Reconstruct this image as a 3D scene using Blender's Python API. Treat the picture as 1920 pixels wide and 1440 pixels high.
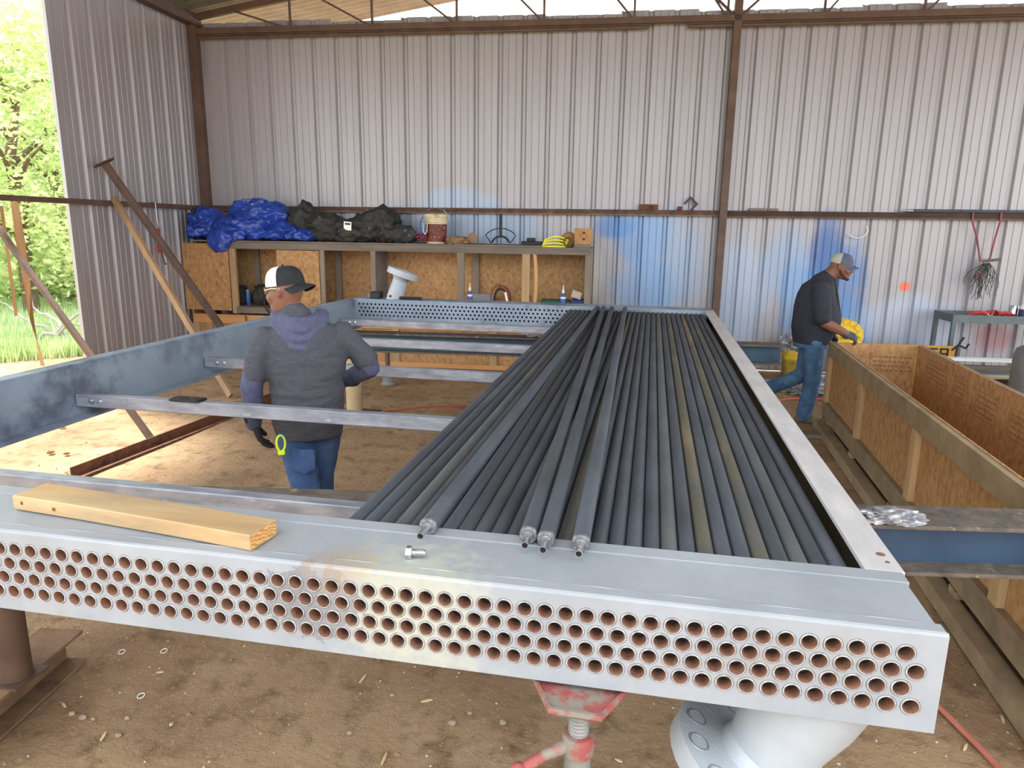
import bpy, bmesh, math, random
from mathutils import Vector, Matrix, noise
random.seed(7)
for o in list(bpy.data.objects): bpy.data.objects.remove(o)
scene = bpy.context.scene
COL = scene.collection
# ------------------------------------------------------------------ camera
FPX, PITCH, YAW, ROLL = 1319.27, 0.2189256, 0.1918937, 0.0137361
CAMP = Vector((-0.5271, -1.3533, 1.97))
_fw = Vector((-math.sin(YAW), math.cos(YAW), 0)); _rt = Vector((math.cos(YAW), math.sin(YAW), 0)); _up = Vector((0, 0, 1))
_f2 = _fw*math.cos(PITCH) - _up*math.sin(PITCH); _u2 = _up*math.cos(PITCH) + _fw*math.sin(PITCH)
CR = _rt*math.cos(ROLL) + _u2*math.sin(ROLL); CU = _u2*math.cos(ROLL) - _rt*math.sin(ROLL); CF = _f2
cd = bpy.data.cameras.new('camera'); cam = bpy.data.objects.new('camera', cd); COL.objects.link(cam)
cd.sensor_fit = 'HORIZONTAL'; cd.sensor_width = 36; cd.lens = FPX/1920*36; cd.clip_start = .05; cd.clip_end = 300
cam.matrix_world = Matrix(((CR.x, CU.x, -CF.x, CAMP.x), (CR.y, CU.y, -CF.y, CAMP.y), (CR.z, CU.z, -CF.z, CAMP.z), (0, 0, 0, 1)))
scene.camera = cam
# ------------------------------------------------------------------ light
world = bpy.data.worlds.new('sky'); scene.world = world; world.use_nodes = True
bg = world.node_tree.nodes['Background']; bg.inputs[0].default_value = (.86, .93, 1, 1); bg.inputs[1].default_value = 4.0
sd = bpy.data.lights.new('sun', 'SUN'); sd.energy = 17; sd.angle = .22; sd.color = (1, .97, .91)
sun = bpy.data.objects.new('sun', sd); COL.objects.link(sun)
sun.rotation_euler = Vector((.60, -.36, -1.0)).to_track_quat('-Z', 'Y').to_euler(); sun.location = (-20, 15, 25)
vs = scene.view_settings; vs.view_transform = 'Standard'; vs.look = 'None'; vs.gamma = 1; vs.use_curve_mapping = False; vs.exposure = 0.05
# ------------------------------------------------------------------ frames and pixel rays
S = .7
HT = 1.2187; HB = 1.0013; XR = .072; XL = -3.575; DT = .2537; PT = .04445; RW = PT*.866; HOLE = HT - .0697*S
YF = 5.57                                       # inner face of the far header
AL = math.radians(3.2); WT = Vector((math.cos(AL), math.sin(AL), 0)); WN = Vector((-math.sin(AL), math.cos(AL), 0))
W0 = Vector((-3.149, 8.137, 0)) + WN*.75
MW = Matrix.Translation(W0) @ Matrix.Rotation(AL, 4, 'Z')       # shop frame: x along back wall, y out through it
def ray(u, v): return CF + CR*((u-960)/FPX) - CU*((v-720)/FPX)
def onpl(u, v, pt, n):
    d = ray(u, v); n = Vector(n); return CAMP + d*((Vector(pt)-CAMP).dot(n)/d.dot(n))
def onz(u, v, z=0.): return onpl(u, v, (0, 0, z), (0, 0, 1))
def ony(u, v, y): return onpl(u, v, (0, y, 0), (0, 1, 0))
def onx(u, v, x): return onpl(u, v, (x, 0, 0), (1, 0, 0))
def shop(u, v, n):                               # (x, z) in the shop frame on the plane n metres from the wall
    q = onpl(u, v, W0 + WN*n, WN) - W0; return q.dot(WT), q.z
# ------------------------------------------------------------------ materials
MATS = {}
def _n(nt, t, **kw):
    n = nt.nodes.new(t)
    for k, v in kw.items(): setattr(n, k, v)
    return n
def rgb(h):
    h = h.lstrip('#'); c = [int(h[i:i+2], 16)/255 for i in (0, 2, 4)]
    return tuple(x/12.92 if x <= .04045 else ((x+.055)/1.055)**2.4 for x in c) + (1,)
def mat(name, c1, c2=None, scale=6., rough=.6, metal=0., bump=0., bscale=40., stretch=(1, 1, 1), detail=6., contrast=(.35, .65), c3=None, s3=2., t3=(.6, .75), world=False, rand=0., spec=.5, emit=None, alpha=1., trans=0., kind='noise'):
    if name in MATS: return MATS[name]
    m = bpy.data.materials.new(name); m.use_nodes = True; nt = m.node_tree; b = nt.nodes['Principled BSDF']
    L = nt.links.new
    b.inputs['Roughness'].default_value = rough; b.inputs['Metallic'].default_value = metal; b.inputs['Specular IOR Level'].default_value = spec
    b.inputs['Alpha'].default_value = alpha; b.inputs['Transmission Weight'].default_value = trans
    c1 = rgb(c1); c2 = rgb(c2) if c2 else c1
    if world: co = _n(nt, 'ShaderNodeNewGeometry').outputs['Position']
    else: co = _n(nt, 'ShaderNodeTexCoord').outputs['Object']
    oi = _n(nt, 'ShaderNodeObjectInfo')
    ad = _n(nt, 'ShaderNodeVectorMath', operation='MULTIPLY_ADD'); L(co, ad.inputs[0]); ad.inputs[1].default_value = stretch
    if not world:
        sc = _n(nt, 'ShaderNodeVectorMath', operation='SCALE'); sc.inputs[0].default_value = (37, 17, 23); L(oi.outputs['Random'], sc.inputs['Scale']); L(sc.outputs[0], ad.inputs[2])
    else: ad.inputs[2].default_value = (0, 0, 0)
    v = ad.outputs[0]
    if kind == 'wave':
        nz = _n(nt, 'ShaderNodeTexWave', wave_type='RINGS', rings_direction='Y'); nz.inputs['Scale'].default_value = scale; nz.inputs['Distortion'].default_value = 6; nz.inputs['Detail'].default_value = 3; fac = nz.outputs['Fac']
    elif kind == 'vor':
        nz = _n(nt, 'ShaderNodeTexVoronoi'); nz.inputs['Scale'].default_value = scale; sp = _n(nt, 'ShaderNodeSeparateColor'); L(nz.outputs['Color'], sp.inputs[0]); fac = sp.outputs[0]
    else:
        nz = _n(nt, 'ShaderNodeTexNoise'); nz.inputs['Scale'].default_value = scale; nz.inputs['Detail'].default_value = detail; nz.inputs['Roughness'].default_value = .6; fac = nz.outputs['Fac']
    L(v, nz.inputs['Vector'])
    mr = _n(nt, 'ShaderNodeMapRange'); mr.inputs[1].default_value, mr.inputs[2].default_value = contrast; L(fac, mr.inputs[0])
    mx = _n(nt, 'ShaderNodeMix', data_type='RGBA'); mx.inputs[6].default_value = c1; mx.inputs[7].default_value = c2; L(mr.outputs[0], mx.inputs[0])
    out = mx.outputs[2]
    if c3:
        n3 = _n(nt, 'ShaderNodeTexNoise'); n3.inputs['Scale'].default_value = s3; n3.inputs['Detail'].default_value = 8; n3.inputs['Roughness'].default_value = .65; L(v, n3.inputs['Vector'])
        m3 = _n(nt, 'ShaderNodeMapRange'); m3.inputs[1].default_value, m3.inputs[2].default_value = t3; L(n3.outputs['Fac'], m3.inputs[0])
        x3 = _n(nt, 'ShaderNodeMix', data_type='RGBA'); L(out, x3.inputs[6]); x3.inputs[7].default_value = rgb(c3); L(m3.outputs[0], x3.inputs[0]); out = x3.outputs[2]
    if rand:
        hs = _n(nt, 'ShaderNodeHueSaturation'); r2 = _n(nt, 'ShaderNodeMapRange'); r2.inputs[3].default_value = 1-rand; r2.inputs[4].default_value = 1+rand
        L(oi.outputs['Random'], r2.inputs[0]); L(r2.outputs[0], hs.inputs['Value']); L(out, hs.inputs['Color']); out = hs.outputs[0]
    L(out, b.inputs['Base Color'])
    if bump:
        nb = _n(nt, 'ShaderNodeTexNoise'); nb.inputs['Scale'].default_value = bscale; nb.inputs['Detail'].default_value = 6; L(v, nb.inputs['Vector'])
        bp = _n(nt, 'ShaderNodeBump'); bp.inputs['Strength'].default_value = bump; bp.inputs['Distance'].default_value = .01; L(nb.outputs['Fac'], bp.inputs['Height']); L(bp.outputs[0], b.inputs['Normal'])
    if emit: b.inputs['Emission Color'].default_value = rgb(emit[0]); b.inputs['Emission Strength'].default_value = emit[1]
    m['out'] = 0; MATS[name] = m
    return m
# ------------------------------------------------------------------ mesh builder (author in world coordinates)
LOC = {}
def frame(z, up=Vector((0, 0, 1))):
    z = Vector(z).normalized(); up = Vector(up)
    if abs(z.dot(up)) > .99: up = Vector((0, 1, 0))
    x = up.cross(z).normalized(); y = z.cross(x); return x, y, z
class B:
    def __init__(s, m=None): s.v = []; s.f = []; s.mi = []; s.m = m or Matrix(); s.cur = 0
    def add(s, vs, fs):
        k = len(s.v); s.v += [s.m @ Vector(v) for v in vs]; s.f += [tuple(i+k for i in f) for f in fs]; s.mi += [s.cur]*len(fs); return s
    def box(s, x0, x1, y0, y1, z0, z1, ch=0.):
        if ch:
            c = ch; a = [(x0, y0), (x1, y0), (x1, y1), (x0, y1)]
            P = [(x0+c, y0), (x1-c, y0), (x1, y0+c), (x1, y1-c), (x1-c, y1), (x0+c, y1), (x0, y1-c), (x0, y0+c)]
            Q = [(x0+c, y0+c), (x1-c, y0+c), (x1-c, y0+c), (x1-c, y1-c), (x1-c, y1-c), (x0+c, y1-c), (x0+c, y1-c), (x0+c, y0+c)]
            rings = [[(q[0], q[1], z0) for q in Q], [(q[0], q[1], z0+c) for q in P], [(q[0], q[1], z1-c) for q in P], [(q[0], q[1], z1) for q in Q]]
            return s.rings(rings, cap=True)
        vs = [(x, y, z) for z in (z0, z1) for (x, y) in ((x0, y0), (x1, y0), (x1, y1), (x0, y1))]
        return s.add(vs, [(3, 2, 1, 0), (4, 5, 6, 7), (0, 1, 5, 4), (1, 2, 6, 5), (2, 3, 7, 6), (3, 0, 4, 7)])
    def rings(s, R, cap=True, closed=True):
        n = len(R[0]); vs = [p for r in R for p in r]; fs = []
        for i in range(len(R)-1):
            for j in range(n if closed else n-1):
                k = (j+1) % n; fs.append((i*n+j, i*n+k, (i+1)*n+k, (i+1)*n+j))
        if cap: fs += [tuple(range(n-1, -1, -1)), tuple((len(R)-1)*n+j for j in range(n))]
        return s.add(vs, fs)
    def prism(s, prof, p0, p1, up=(0, 0, 1), cap=True):      # 2-D profile (x, y) swept from p0 to p1; y follows up
        p0 = Vector(p0); p1 = Vector(p1); x, y, z = frame(p1-p0, up)
        return s.rings([[p+x*a+y*b for a, b in prof] for p in (p0, p1)], cap)
    def beam(s, p0, p1, w, h, up=(0, 0, 1), ch=0.):
        if ch: pr = [(-w/2+ch, -h/2), (w/2-ch, -h/2), (w/2, -h/2+ch), (w/2, h/2-ch), (w/2-ch, h/2), (-w/2+ch, h/2), (-w/2, h/2-ch), (-w/2, -h/2+ch)]
        else: pr = [(-w/2, -h/2), (w/2, -h/2), (w/2, h/2), (-w/2, h/2)]
        return s.prism(pr, p0, p1, up)
    def cyl(s, p0, p1, r0, r1=None, n=16, cap=True):
        r1 = r0 if r1 is None else r1; p0 = Vector(p0); p1 = Vector(p1); x, y, z = frame(p1-p0)
        c = [(math.cos(2*math.pi*i/n), math.sin(2*math.pi*i/n)) for i in range(n)]
        return s.rings([[p0+(x*a+y*b)*r0 for a, b in c], [p1+(x*a+y*b)*r1 for a, b in c]], cap)
    def lathe(s, prof, base=(0, 0, 0), axis=(0, 0, 1), n=20, cap=True):   # prof: (radius, height)
        base = Vector(base); x, y, z = frame(axis)
        c = [(math.cos(2*math.pi*i/n), math.sin(2*math.pi*i/n)) for i in range(n)]
        return s.rings([[base+z*h+(x*a+y*b)*max(r, 1e-4) for a, b in c] for r, h in prof], cap)
    def tube(s, pts, r, n=8, closed=False):
        pts = [Vector(p) for p in pts]; R = []; up = Vector((.13, .21, .97)); N = len(pts)
        for i, p in enumerate(pts):
            a = pts[(i-1) % N] if closed else pts[max(i-1, 0)]; b = pts[(i+1) % N] if closed else pts[min(i+1, N-1)]
            x, y, z = frame(b-a, up); rr = r[i] if isinstance(r, (list, tuple)) else r
            R.append([p+(x*math.cos(2*math.pi*j/n)+y*math.sin(2*math.pi*j/n))*rr for j in range(n)])
            up = y
        if closed: R.append(R[0])
        return s.rings(R, not closed)
    def ball(s, c, r, n=12, m=8, sq=(1, 1, 1)):
        c = Vector(c); R = []
        for i in range(m+1):
            t = math.pi*i/m; R.append([c+Vector((math.sin(t)*math.cos(2*math.pi*j/n)*sq[0], math.sin(t)*math.sin(2*math.pi*j/n)*sq[1], -math.cos(t)*sq[2]))*r for j in range(n)])
        return s.rings(R, False)
    def quad(s, a, b, c, d): return s.add([a, b, c, d], [(0, 1, 2, 3)])
    def build(s, name, mats, parent=None, smooth=False, origin=None, bevel=0., auto=True):
        if not isinstance(mats, (list, tuple)): mats = [mats]
        if parent is not None: base = LOC[parent.name]
        elif origin is not None: base = Vector(origin)
        else:
            xs = [v.x for v in s.v]; ys = [v.y for v in s.v]; zs = [v.z for v in s.v]
            base = Vector(((min(xs)+max(xs))/2, (min(ys)+max(ys))/2, min(zs)))
        me = bpy.data.meshes.new(name)
        o0 = Vector(origin) if origin is not None else base
        me.from_pydata([v-o0 for v in s.v], [], s.f)
        for m in mats: me.materials.append(m)
        if any(s.mi): me.polygons.foreach_set('material_index', s.mi)
        bm = bmesh.new(); bm.from_mesh(me)
        bmesh.ops.recalc_face_normals(bm, faces=bm.faces); bm.to_mesh(me); bm.free()
        if smooth:
            me.polygons.foreach_set('use_smooth', [True]*len(me.polygons))
            if auto: me.set_sharp_from_angle(angle=math.radians(40))
        o = bpy.data.objects.new(name, me); COL.objects.link(o)
        if parent is not None: o.parent = parent; o.location = o0-base
        else: o.location = o0
        LOC[o.name] = o0.copy()
        if bevel:
            bv = o.modifiers.new('bevel', 'BEVEL'); bv.width = bevel; bv.segments = 2; bv.limit_method = 'ANGLE'
        return o
def tag(o, label, cat, group=None):
    o['label'] = label; o['category'] = cat
    if group: o['group'] = group
    return o
def struct(o, label=None):
    o['kind'] = 'structure'
    if label: o['label'] = label
    return o
def thing(name, label, cat, loc, group=None):
    o = bpy.data.objects.new(name, None); COL.objects.link(o); o.location = loc; o.empty_display_size = .1
    LOC[o.name] = Vector(loc); return tag(o, label, cat, group)
def dup(o, loc, parent=None, rot=None):
    c = o.copy(); COL.objects.link(c); c.location = loc
    if parent is not None: c.parent = parent
    if rot is not None: c.rotation_euler = rot
    return c
def smin(x, a, b): t = max(0, min(1, (x-a)/(b-a))); return t*t*(3-2*t)
# materials used in several places
RUST = mat('rusty_steel', '#5a3a2a', '#7d4c33', 14, .8, .2, .3, 60, c3='#3b2a22', s3=5)
BROWN = mat('brown_primer_steel', '#58443a', '#6a5345', 5, .65, .2, .15, 50, c3='#8a7258', s3=3, t3=(.62, .8))
GALV = mat('galvanised_bar', '#7f828c', '#a3a5ad', 22, .45, .35, .1, 80, stretch=(.3, 1, 1), c3='#c9cbd0', s3=30, t3=(.62, .72))
PALE = mat('pale_zinc_primer', '#8c9094', '#999ca0', 5, .5, .05, .06, 90, c3='#8d8b84', s3=2.2, t3=(.58, .75))
BLUEG = mat('blue_grey_primer', '#7b8794', '#909ba8', 2.2, .5, .08, .06, 70, c3='#5a6170', s3=1.9, t3=(.5, .63))
FINS = mat('dark_finned_aluminium', '#3a3e44', '#4b4f55', 9, .72, .08, .3, 160, stretch=(1, .25, 1), c3='#57503f', s3=3.5, t3=(.6, .8), rand=.2)
FINB = mat('brownish_finned_aluminium', '#56503f', '#4a4a48', 7, .75, .05, .3, 160, stretch=(1, .35, 1), c3='#7a6a50', s3=3.2, t3=(.52, .72), rand=.12)
FINL = mat('greyed_finned_aluminium', '#5a5b5b', '#4b4d4f', 9, .72, .08, .3, 160, stretch=(1, .35, 1), c3='#6c675c', s3=3.2, t3=(.55, .75), rand=.1)
GIRT = mat('dusty_girt', '#6f5446', '#86695a', 8, .8, .1, .2, 60, c3='#96806c', s3=5, t3=(.55, .7))
GREYV = mat('grey_upright', '#77685a', '#8d7d6a', 9, .75, 0, .2, 60, stretch=(1, 1, .12), c3='#5a5046', s3=3, t3=(.55, .75), rand=.12)
LUMB = mat('lumber_grey', '#87715a', '#a58c6c', 9, .75, 0, .2, 60, stretch=(1, .12, 1), c3='#5f5143', s3=3, t3=(.6, .8), rand=.12)
LUMV = mat('lumber_upright', '#a48560', '#bb9a6d', 9, .75, 0, .2, 60, stretch=(1, 1, .12), c3='#76624b', s3=3, t3=(.6, .8), rand=.12)
LUMX = mat('lumber_lengthwise', '#655a4f', '#7f7163', 9, .75, 0, .2, 60, stretch=(.12, 1, 1), c3='#4c433b', s3=3, t3=(.6, .8), rand=.12)
OSB = mat('osb_board', '#9f7348', '#b98f5e', 22, .75, 0, .2, 60, stretch=(1, 1, .7), c3='#7a542f', s3=17, t3=(.55, .7), detail=3)
BLACK = mat('black_rubber', '#141416', '#1f1f22', 20, .6)
STEELB = mat('bright_steel', '#c9ccd2', '#aeb1b8', 30, .25, .9)
WHITEP = mat('white_plastic', '#e6e6e2', rough=.5)
YEL = mat('yellow_plastic', '#d8b01c', '#e6c02c', 6, .45, c3='#7d6a1e', s3=6, t3=(.62, .78))
REDP = mat('red_paint', '#a5201c', '#bb2a22', 10, .5)
CARD = mat('cardboard', '#a67848', '#b88a58', 6, .85, bump=.05)
# ================================================================== the building
def dirt_material():
    m = bpy.data.materials.new('dirt'); m.use_nodes = True; nt = m.node_tree; b = nt.nodes['Principled BSDF']; L = nt.links.new
    g = _n(nt, 'ShaderNodeNewGeometry')
    def nz(s, d=8, r=.6):
        n = _n(nt, 'ShaderNodeTexNoise'); n.inputs['Scale'].default_value = s; n.inputs['Detail'].default_value = d; n.inputs['Roughness'].default_value = r; L(g.outputs['Position'], n.inputs['Vector']); return n.outputs['Fac']
    def mr(f, a, b_, lo=0, hi=1):
        n = _n(nt, 'ShaderNodeMapRange'); n.inputs[1].default_value = a; n.inputs[2].default_value = b_; n.inputs[3].default_value = lo; n.inputs[4].default_value = hi; L(f, n.inputs[0]); return n.outputs[0]
    def mx(f, a, b_):
        n = _n(nt, 'ShaderNodeMix', data_type='RGBA'); L(f, n.inputs[0])
        for i, c in ((6, a), (7, b_)):
            if isinstance(c, str): n.inputs[i].default_value = rgb(c)
            else: L(c, n.inputs[i])
        return n.outputs[2]
    base = mx(mr(nz(.9), .4, .62), '#917459', '#ab8f6e')
    base = mx(mr(nz(7), .5, .72), base, '#6f5840')
    base = mx(mr(nz(45, 4), .6, .72), base, '#b39c7c')
    sx = _n(nt, 'ShaderNodeSeparateXYZ'); L(g.outputs['Position'], sx.inputs[0])
    # grass-coloured soil far outside the shed
    gr = mx(mr(nz(3), .4, .6), '#5f7a34', '#8aa04a')
    ml = _n(nt, 'ShaderNodeMath', operation='MULTIPLY_ADD'); L(nz(.7), ml.inputs[0]); ml.inputs[1].default_value = 2.2; L(sx.outputs[0], ml.inputs[2])
    base = mx(mr(ml.outputs[0], -12.4, -11.2, 1, 0), base, gr)
    L(base, b.inputs['Base Color']); b.inputs['Roughness'].default_value = .95; b.inputs['Specular IOR Level'].default_value = .1
    bp = _n(nt, 'ShaderNodeBump'); bp.inputs['Strength'].default_value = .55; bp.inputs['Distance'].default_value = .03; L(nz(22, 9, .65), bp.inputs['Height'])
    bp2 = _n(nt, 'ShaderNodeBump'); bp2.inputs['Strength'].default_value = .5; bp2.inputs['Distance'].default_value = .01; L(nz(90, 4), bp2.inputs['Height']); L(bp.outputs[0], bp2.inputs['Normal']); L(bp2.outputs[0], b.inputs['Normal'])
    return m
DIRT = dirt_material()
def gz(x, y):
    return noise.noise(Vector((x*.9, y*.9, 0)))*.012 + noise.noise(Vector((x*4, y*4, 3)))*.006 - .008
b = B(); xs = [-60, -40, -25, -18, -13] + [-10+.16*i for i in range(100)] + [7, 10, 20, 40]; ys = [-30, -12, -6] + [-3+.16*i for i in range(82)] + [11, 14, 20, 35, 60]
b.add([(x, y, gz(x, y)) for y in ys for x in xs], [(j*len(xs)+i, j*len(xs)+i+1, (j+1)*len(xs)+i+1, (j+1)*len(xs)+i) for j in range(len(ys)-1) for i in range(len(xs)-1)])
struct(b.build('floor', DIRT, smooth=True, origin=(0, 0, 0), auto=False), 'bare tan dirt floor of the shed')

def wall_material():
    m = bpy.data.materials.new('ribbed_sheet_metal'); m.use_nodes = True; nt = m.node_tree; b = nt.nodes['Principled BSDF']; L = nt.links.new
    g = _n(nt, 'ShaderNodeNewGeometry')
    sub = _n(nt, 'ShaderNodeVectorMath', operation='SUBTRACT'); L(g.outputs['Position'], sub.inputs[0]); sub.inputs[1].default_value = W0
    dt = _n(nt, 'ShaderNodeVectorMath', operation='DOT_PRODUCT'); L(sub.outputs[0], dt.inputs[0]); dt.inputs[1].default_value = WT
    dn = _n(nt, 'ShaderNodeVectorMath', operation='DOT_PRODUCT'); L(sub.outputs[0], dn.inputs[0]); dn.inputs[1].default_value = WN
    sx = _n(nt, 'ShaderNodeSeparateXYZ'); L(g.outputs['Position'], sx.inputs[0])
    nz = _n(nt, 'ShaderNodeTexNoise'); nz.inputs['Scale'].default_value = 3; nz.inputs['Detail'].default_value = 6; L(g.outputs['Position'], nz.inputs['Vector'])
    st = _n(nt, 'ShaderNodeVectorMath', operation='MULTIPLY'); L(g.outputs['Position'], st.inputs[0]); st.inputs[1].default_value = (8, 8, .7)
    n2 = _n(nt, 'ShaderNodeTexNoise'); n2.inputs['Scale'].default_value = 1; n2.inputs['Detail'].default_value = 5; L(st.outputs[0], n2.inputs['Vector'])
    base = _n(nt, 'ShaderNodeMix', data_type='RGBA'); base.inputs[6].default_value = rgb('#979395'); base.inputs[7].default_value = rgb('#aba6a7'); L(n2.outputs['Fac'], base.inputs[0])
    out = base.outputs[2]
    def spot(out, t, z, rt, rz, col, k, noisy=.5):
        def sq(o, c, r):
            a = _n(nt, 'ShaderNodeMath', operation='SUBTRACT'); L(o, a.inputs[0]); a.inputs[1].default_value = c
            d = _n(nt, 'ShaderNodeMath', operation='DIVIDE'); L(a.outputs[0], d.inputs[0]); d.inputs[1].default_value = r
            p = _n(nt, 'ShaderNodeMath', operation='MULTIPLY'); L(d.outputs[0], p.inputs[0]); L(d.outputs[0], p.inputs[1]); return p.outputs[0]
        s = _n(nt, 'ShaderNodeMath', operation='ADD'); L(sq(dt.outputs['Value'], t, rt), s.inputs[0]); L(sq(sx.outputs[2], z, rz), s.inputs[1])
        q = _n(nt, 'ShaderNodeMath', operation='MULTIPLY_ADD'); L(nz.outputs['Fac'], q.inputs[0]); q.inputs[1].default_value = noisy*2; q.inputs[2].default_value = -noisy
        s2 = _n(nt, 'ShaderNodeMath', operation='ADD'); L(s.outputs[0], s2.inputs[0]); L(q.outputs[0], s2.inputs[1])
        r = _n(nt, 'ShaderNodeMapRange', interpolation_type='SMOOTHSTEP'); r.inputs[1].default_value = 1.1; r.inputs[2].default_value = .1; r.inputs[3].default_value = 0; r.inputs[4].default_value = k; L(s2.outputs[0], r.inputs[0])
        gt = _n(nt, 'ShaderNodeMath', operation='GREATER_THAN'); L(dn.outputs['Value'], gt.inputs[0]); gt.inputs[1].default_value = -.3
        ml = _n(nt, 'ShaderNodeMath', operation='MULTIPLY'); L(r.outputs[0], ml.inputs[0]); L(gt.outputs[0], ml.inputs[1])
        x = _n(nt, 'ShaderNodeMix', data_type='RGBA'); L(ml.outputs[0], x.inputs[0]); L(out, x.inputs[6]); x.inputs[7].default_value = rgb(col); return x.outputs[2]
    BL = '#2f5f9a'
    for a in [(5.02, 1.6, .30, .75, BL, .85), (5.3, 1.2, .36, .9, '#3f74ad', .7), (4.72, 1.0, .35, .8, '#5a93c8', .5), (4.5, 1.5, .4, .6, '#7aa5cf', .4), (5.45, .6, .4, .6, '#4f8ac4', .5),
              (2.1, 2.02, .36, .22, '#3f70a8', .75), (2.5, 1.85, .5, .45, '#5b8fc4', .6), (2.9, 1.5, .6, .9, '#86aace', .45), (2.6, 1.1, .6, .5, '#6a9acb', .5), (1.75, 1.3, .25, .6, '#cfc7b4', .6),
              (-.15, 2.3, .7, .28, '#93adc6', .55), (.4, 1.95, .8, .35, '#7d9ab6', .6), (-1., 1.95, 1.2, .35, '#8fa3b5', .5), (6.09, 1.25, .085, .085, '#dd6636', .85, .12), (7.33, .57, .3, .25, '#9a5056', .55),
              (6.8, 1.5, .3, .3, '#8b8b90', .5), (3.9, 1.0, .5, 1.0, '#a3bad6', .5), (6.2, .7, .9, .5, '#b9c6dc', .5)]:
        out = spot(out, *a)
    L(out, b.inputs['Base Color']); b.inputs['Metallic'].default_value = .3; b.inputs['Roughness'].default_value = .42
    return m
WALLM = wall_material()
RP = .339
def rib_profile(x0, n=3):
    """cross-section of one sheet: ribs stand outwards, so from the room each is a groove (x along, y depth outwards)"""
    pr = [(x0-.17*RP, 0)]
    for k in range(n):
        a = x0+k*RP
        pr += [(a-.040, 0), (a-.018, .036), (a+.018, .036), (a+.040, 0)]
        for f in (.345, .655): pr += [(a+f*RP-.008, 0), (a+f*RP-.004, .007), (a+f*RP+.004, .007), (a+f*RP+.008, 0)]
    pr.append((x0+(n-.17)*RP-.001, 0)); return pr
def sheet(m, x0, z0, z1, n=3, flip=1):
    b = B(m); pr = rib_profile(x0, n); th = .0012
    lo = [(x, y*flip, z0) for x, y in pr] + [(x, y*flip+th*flip, z0) for x, y in reversed(pr)]
    hi = [(x, y, z1) for x, y, z in lo]
    N = len(lo); b.add(lo+hi, [(i, (i+1) % N, N+(i+1) % N, N+i) for i in range(N)]); return b
first = -1.252 - 8*RP
wb = B(MW); wb.box(-4.05, 9.4, .045, .055, .0, 4.79); wb = struct(wb.build('wall_back', WALLM), 'back wall of ribbed bare sheet metal with blue overspray')
for k in range(13):
    sheet(MW, first+k*3*RP, .03, 4.80+.02*math.sin(k*2.3)).build('wall_panel', WALLM, wb)
# left wall: frame with x running from the corner towards the camera
ML = MW @ Matrix.Translation((-4.10, 0, 0)) @ Matrix.Rotation(-math.pi/2, 4, 'Z')
wl = B(ML); wl.box(0, 2.80, -.055, -.045, 0, 4.80); wl = struct(wl.build('wall_left', WALLM), 'short left side wall of ribbed sheet metal')
for k in range(3):
    sheet(ML, .14+k*3*RP, .03, 4.83, 3 if k < 2 else 2, -1).build('wall_panel', WALLM, wl)
tb = B(ML); tb.box(2.78, 2.86, -.02, .02, 0, 4.83); struct(tb.build('trim_1', WALLM), 'bent metal edge trim of the left wall')
# columns, girts and eave beams
def ibeam(b, p0, p1, h, w, tf=.012, tw=.008, up=(0, 0, 1)):
    a, c = h/2, w/2
    return b.prism([(-c, -a), (c, -a), (c, -a+tf), (tw/2, -a+tf), (tw/2, a-tf), (c, a-tf), (c, a), (-c, a), (-c, a-tf), (-tw/2, a-tf), (-tw/2, -a+tf), (-c, -a+tf)], p0, p1, up)
def sp(x, y, z): return MW @ Vector((x, y, z))
def member(name, label, *boxes, mt=BROWN):
    b = B(MW)
    for q in boxes: b.box(*q)
    return struct(b.build(name, mt, bevel=.004), label)
member('trim_2', 'brown steel corner column', (-4.10, -3.97, -.16, -.04, 0, 4.76))
member('trim_3', 'brown steel column in the middle of the back wall', (3.53, 3.63, -.16, -.045, 0, 4.95))
member('trim_4', 'rusty wall girt along the left bay of the back wall', (-3.97, 3.53, -.10, -.04, 2.17, 2.235), (-3.97, 3.53, -.10, -.09, 2.155, 2.235), mt=GIRT)
member('trim_5', 'brown wall girt along the right bay of the back wall', (3.64, 9.4, -.10, -.04, 2.16, 2.235), (3.64, 9.4, -.10, -.09, 2.145, 2.235))
member('trim_6', 'brown eave beam over the left bay', (-3.97, 2.45, -.13, -.04, 4.585, 4.61), (-3.97, 9.4, -.16, -.12, 4.62, 4.70), (-3.97, 2.45, -.13, -.11, 4.56, 4.62))
member('trim_7', 'brown eave beam over the right bay', (2.95, 9.4, -.13, -.04, 4.585, 4.61), (2.95, 9.4, -.13, -.11, 4.56, 4.62))
b = B(ML); b.box(.06, 5.2, .05, .11, 2.165, 2.225); struct(b.build('trim_8', BROWN, bevel=.004), 'brown girt rail running past the end of the left wall')
b = B(ML); b.box(.0, 12, .03, .15, 4.74, 4.90); struct(b.build('trim_9', BROWN, bevel=.004), 'brown eave beam along the left side')
# roof: sheets rising from the left eave to the ridge above the middle column
SL = .155
def rz(x): return 4.90 + (x+4.1)*SL if x < 3.6 else 4.90+7.7*SL-(x-3.6)*SL
ROOFM = mat('roof_sheet_underside', '#7f7a74', '#938d86', 3, .5, .35, c3='#6c655c', s3=1.4)
ce = B(MW); y0, y1 = -10.2, 1.72
ce.add([(-4.45, y0, rz(-4.45)+.08), (3.6, y0, rz(3.6)+.08), (3.6, y1, rz(3.6)+.08), (-4.45, y1, rz(-4.45)+.08)], [(0, 1, 2, 3)])
ce.add([(3.6, y0, rz(3.6)+.08), (9.8, y0, rz(9.8)+.08), (9.8, y1, rz(9.8)+.08), (3.6, y1, rz(3.6)+.08)], [(0, 1, 2, 3)])
ce = struct(ce.build('ceiling', ROOFM), 'underside of the corrugated metal roof')
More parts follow.
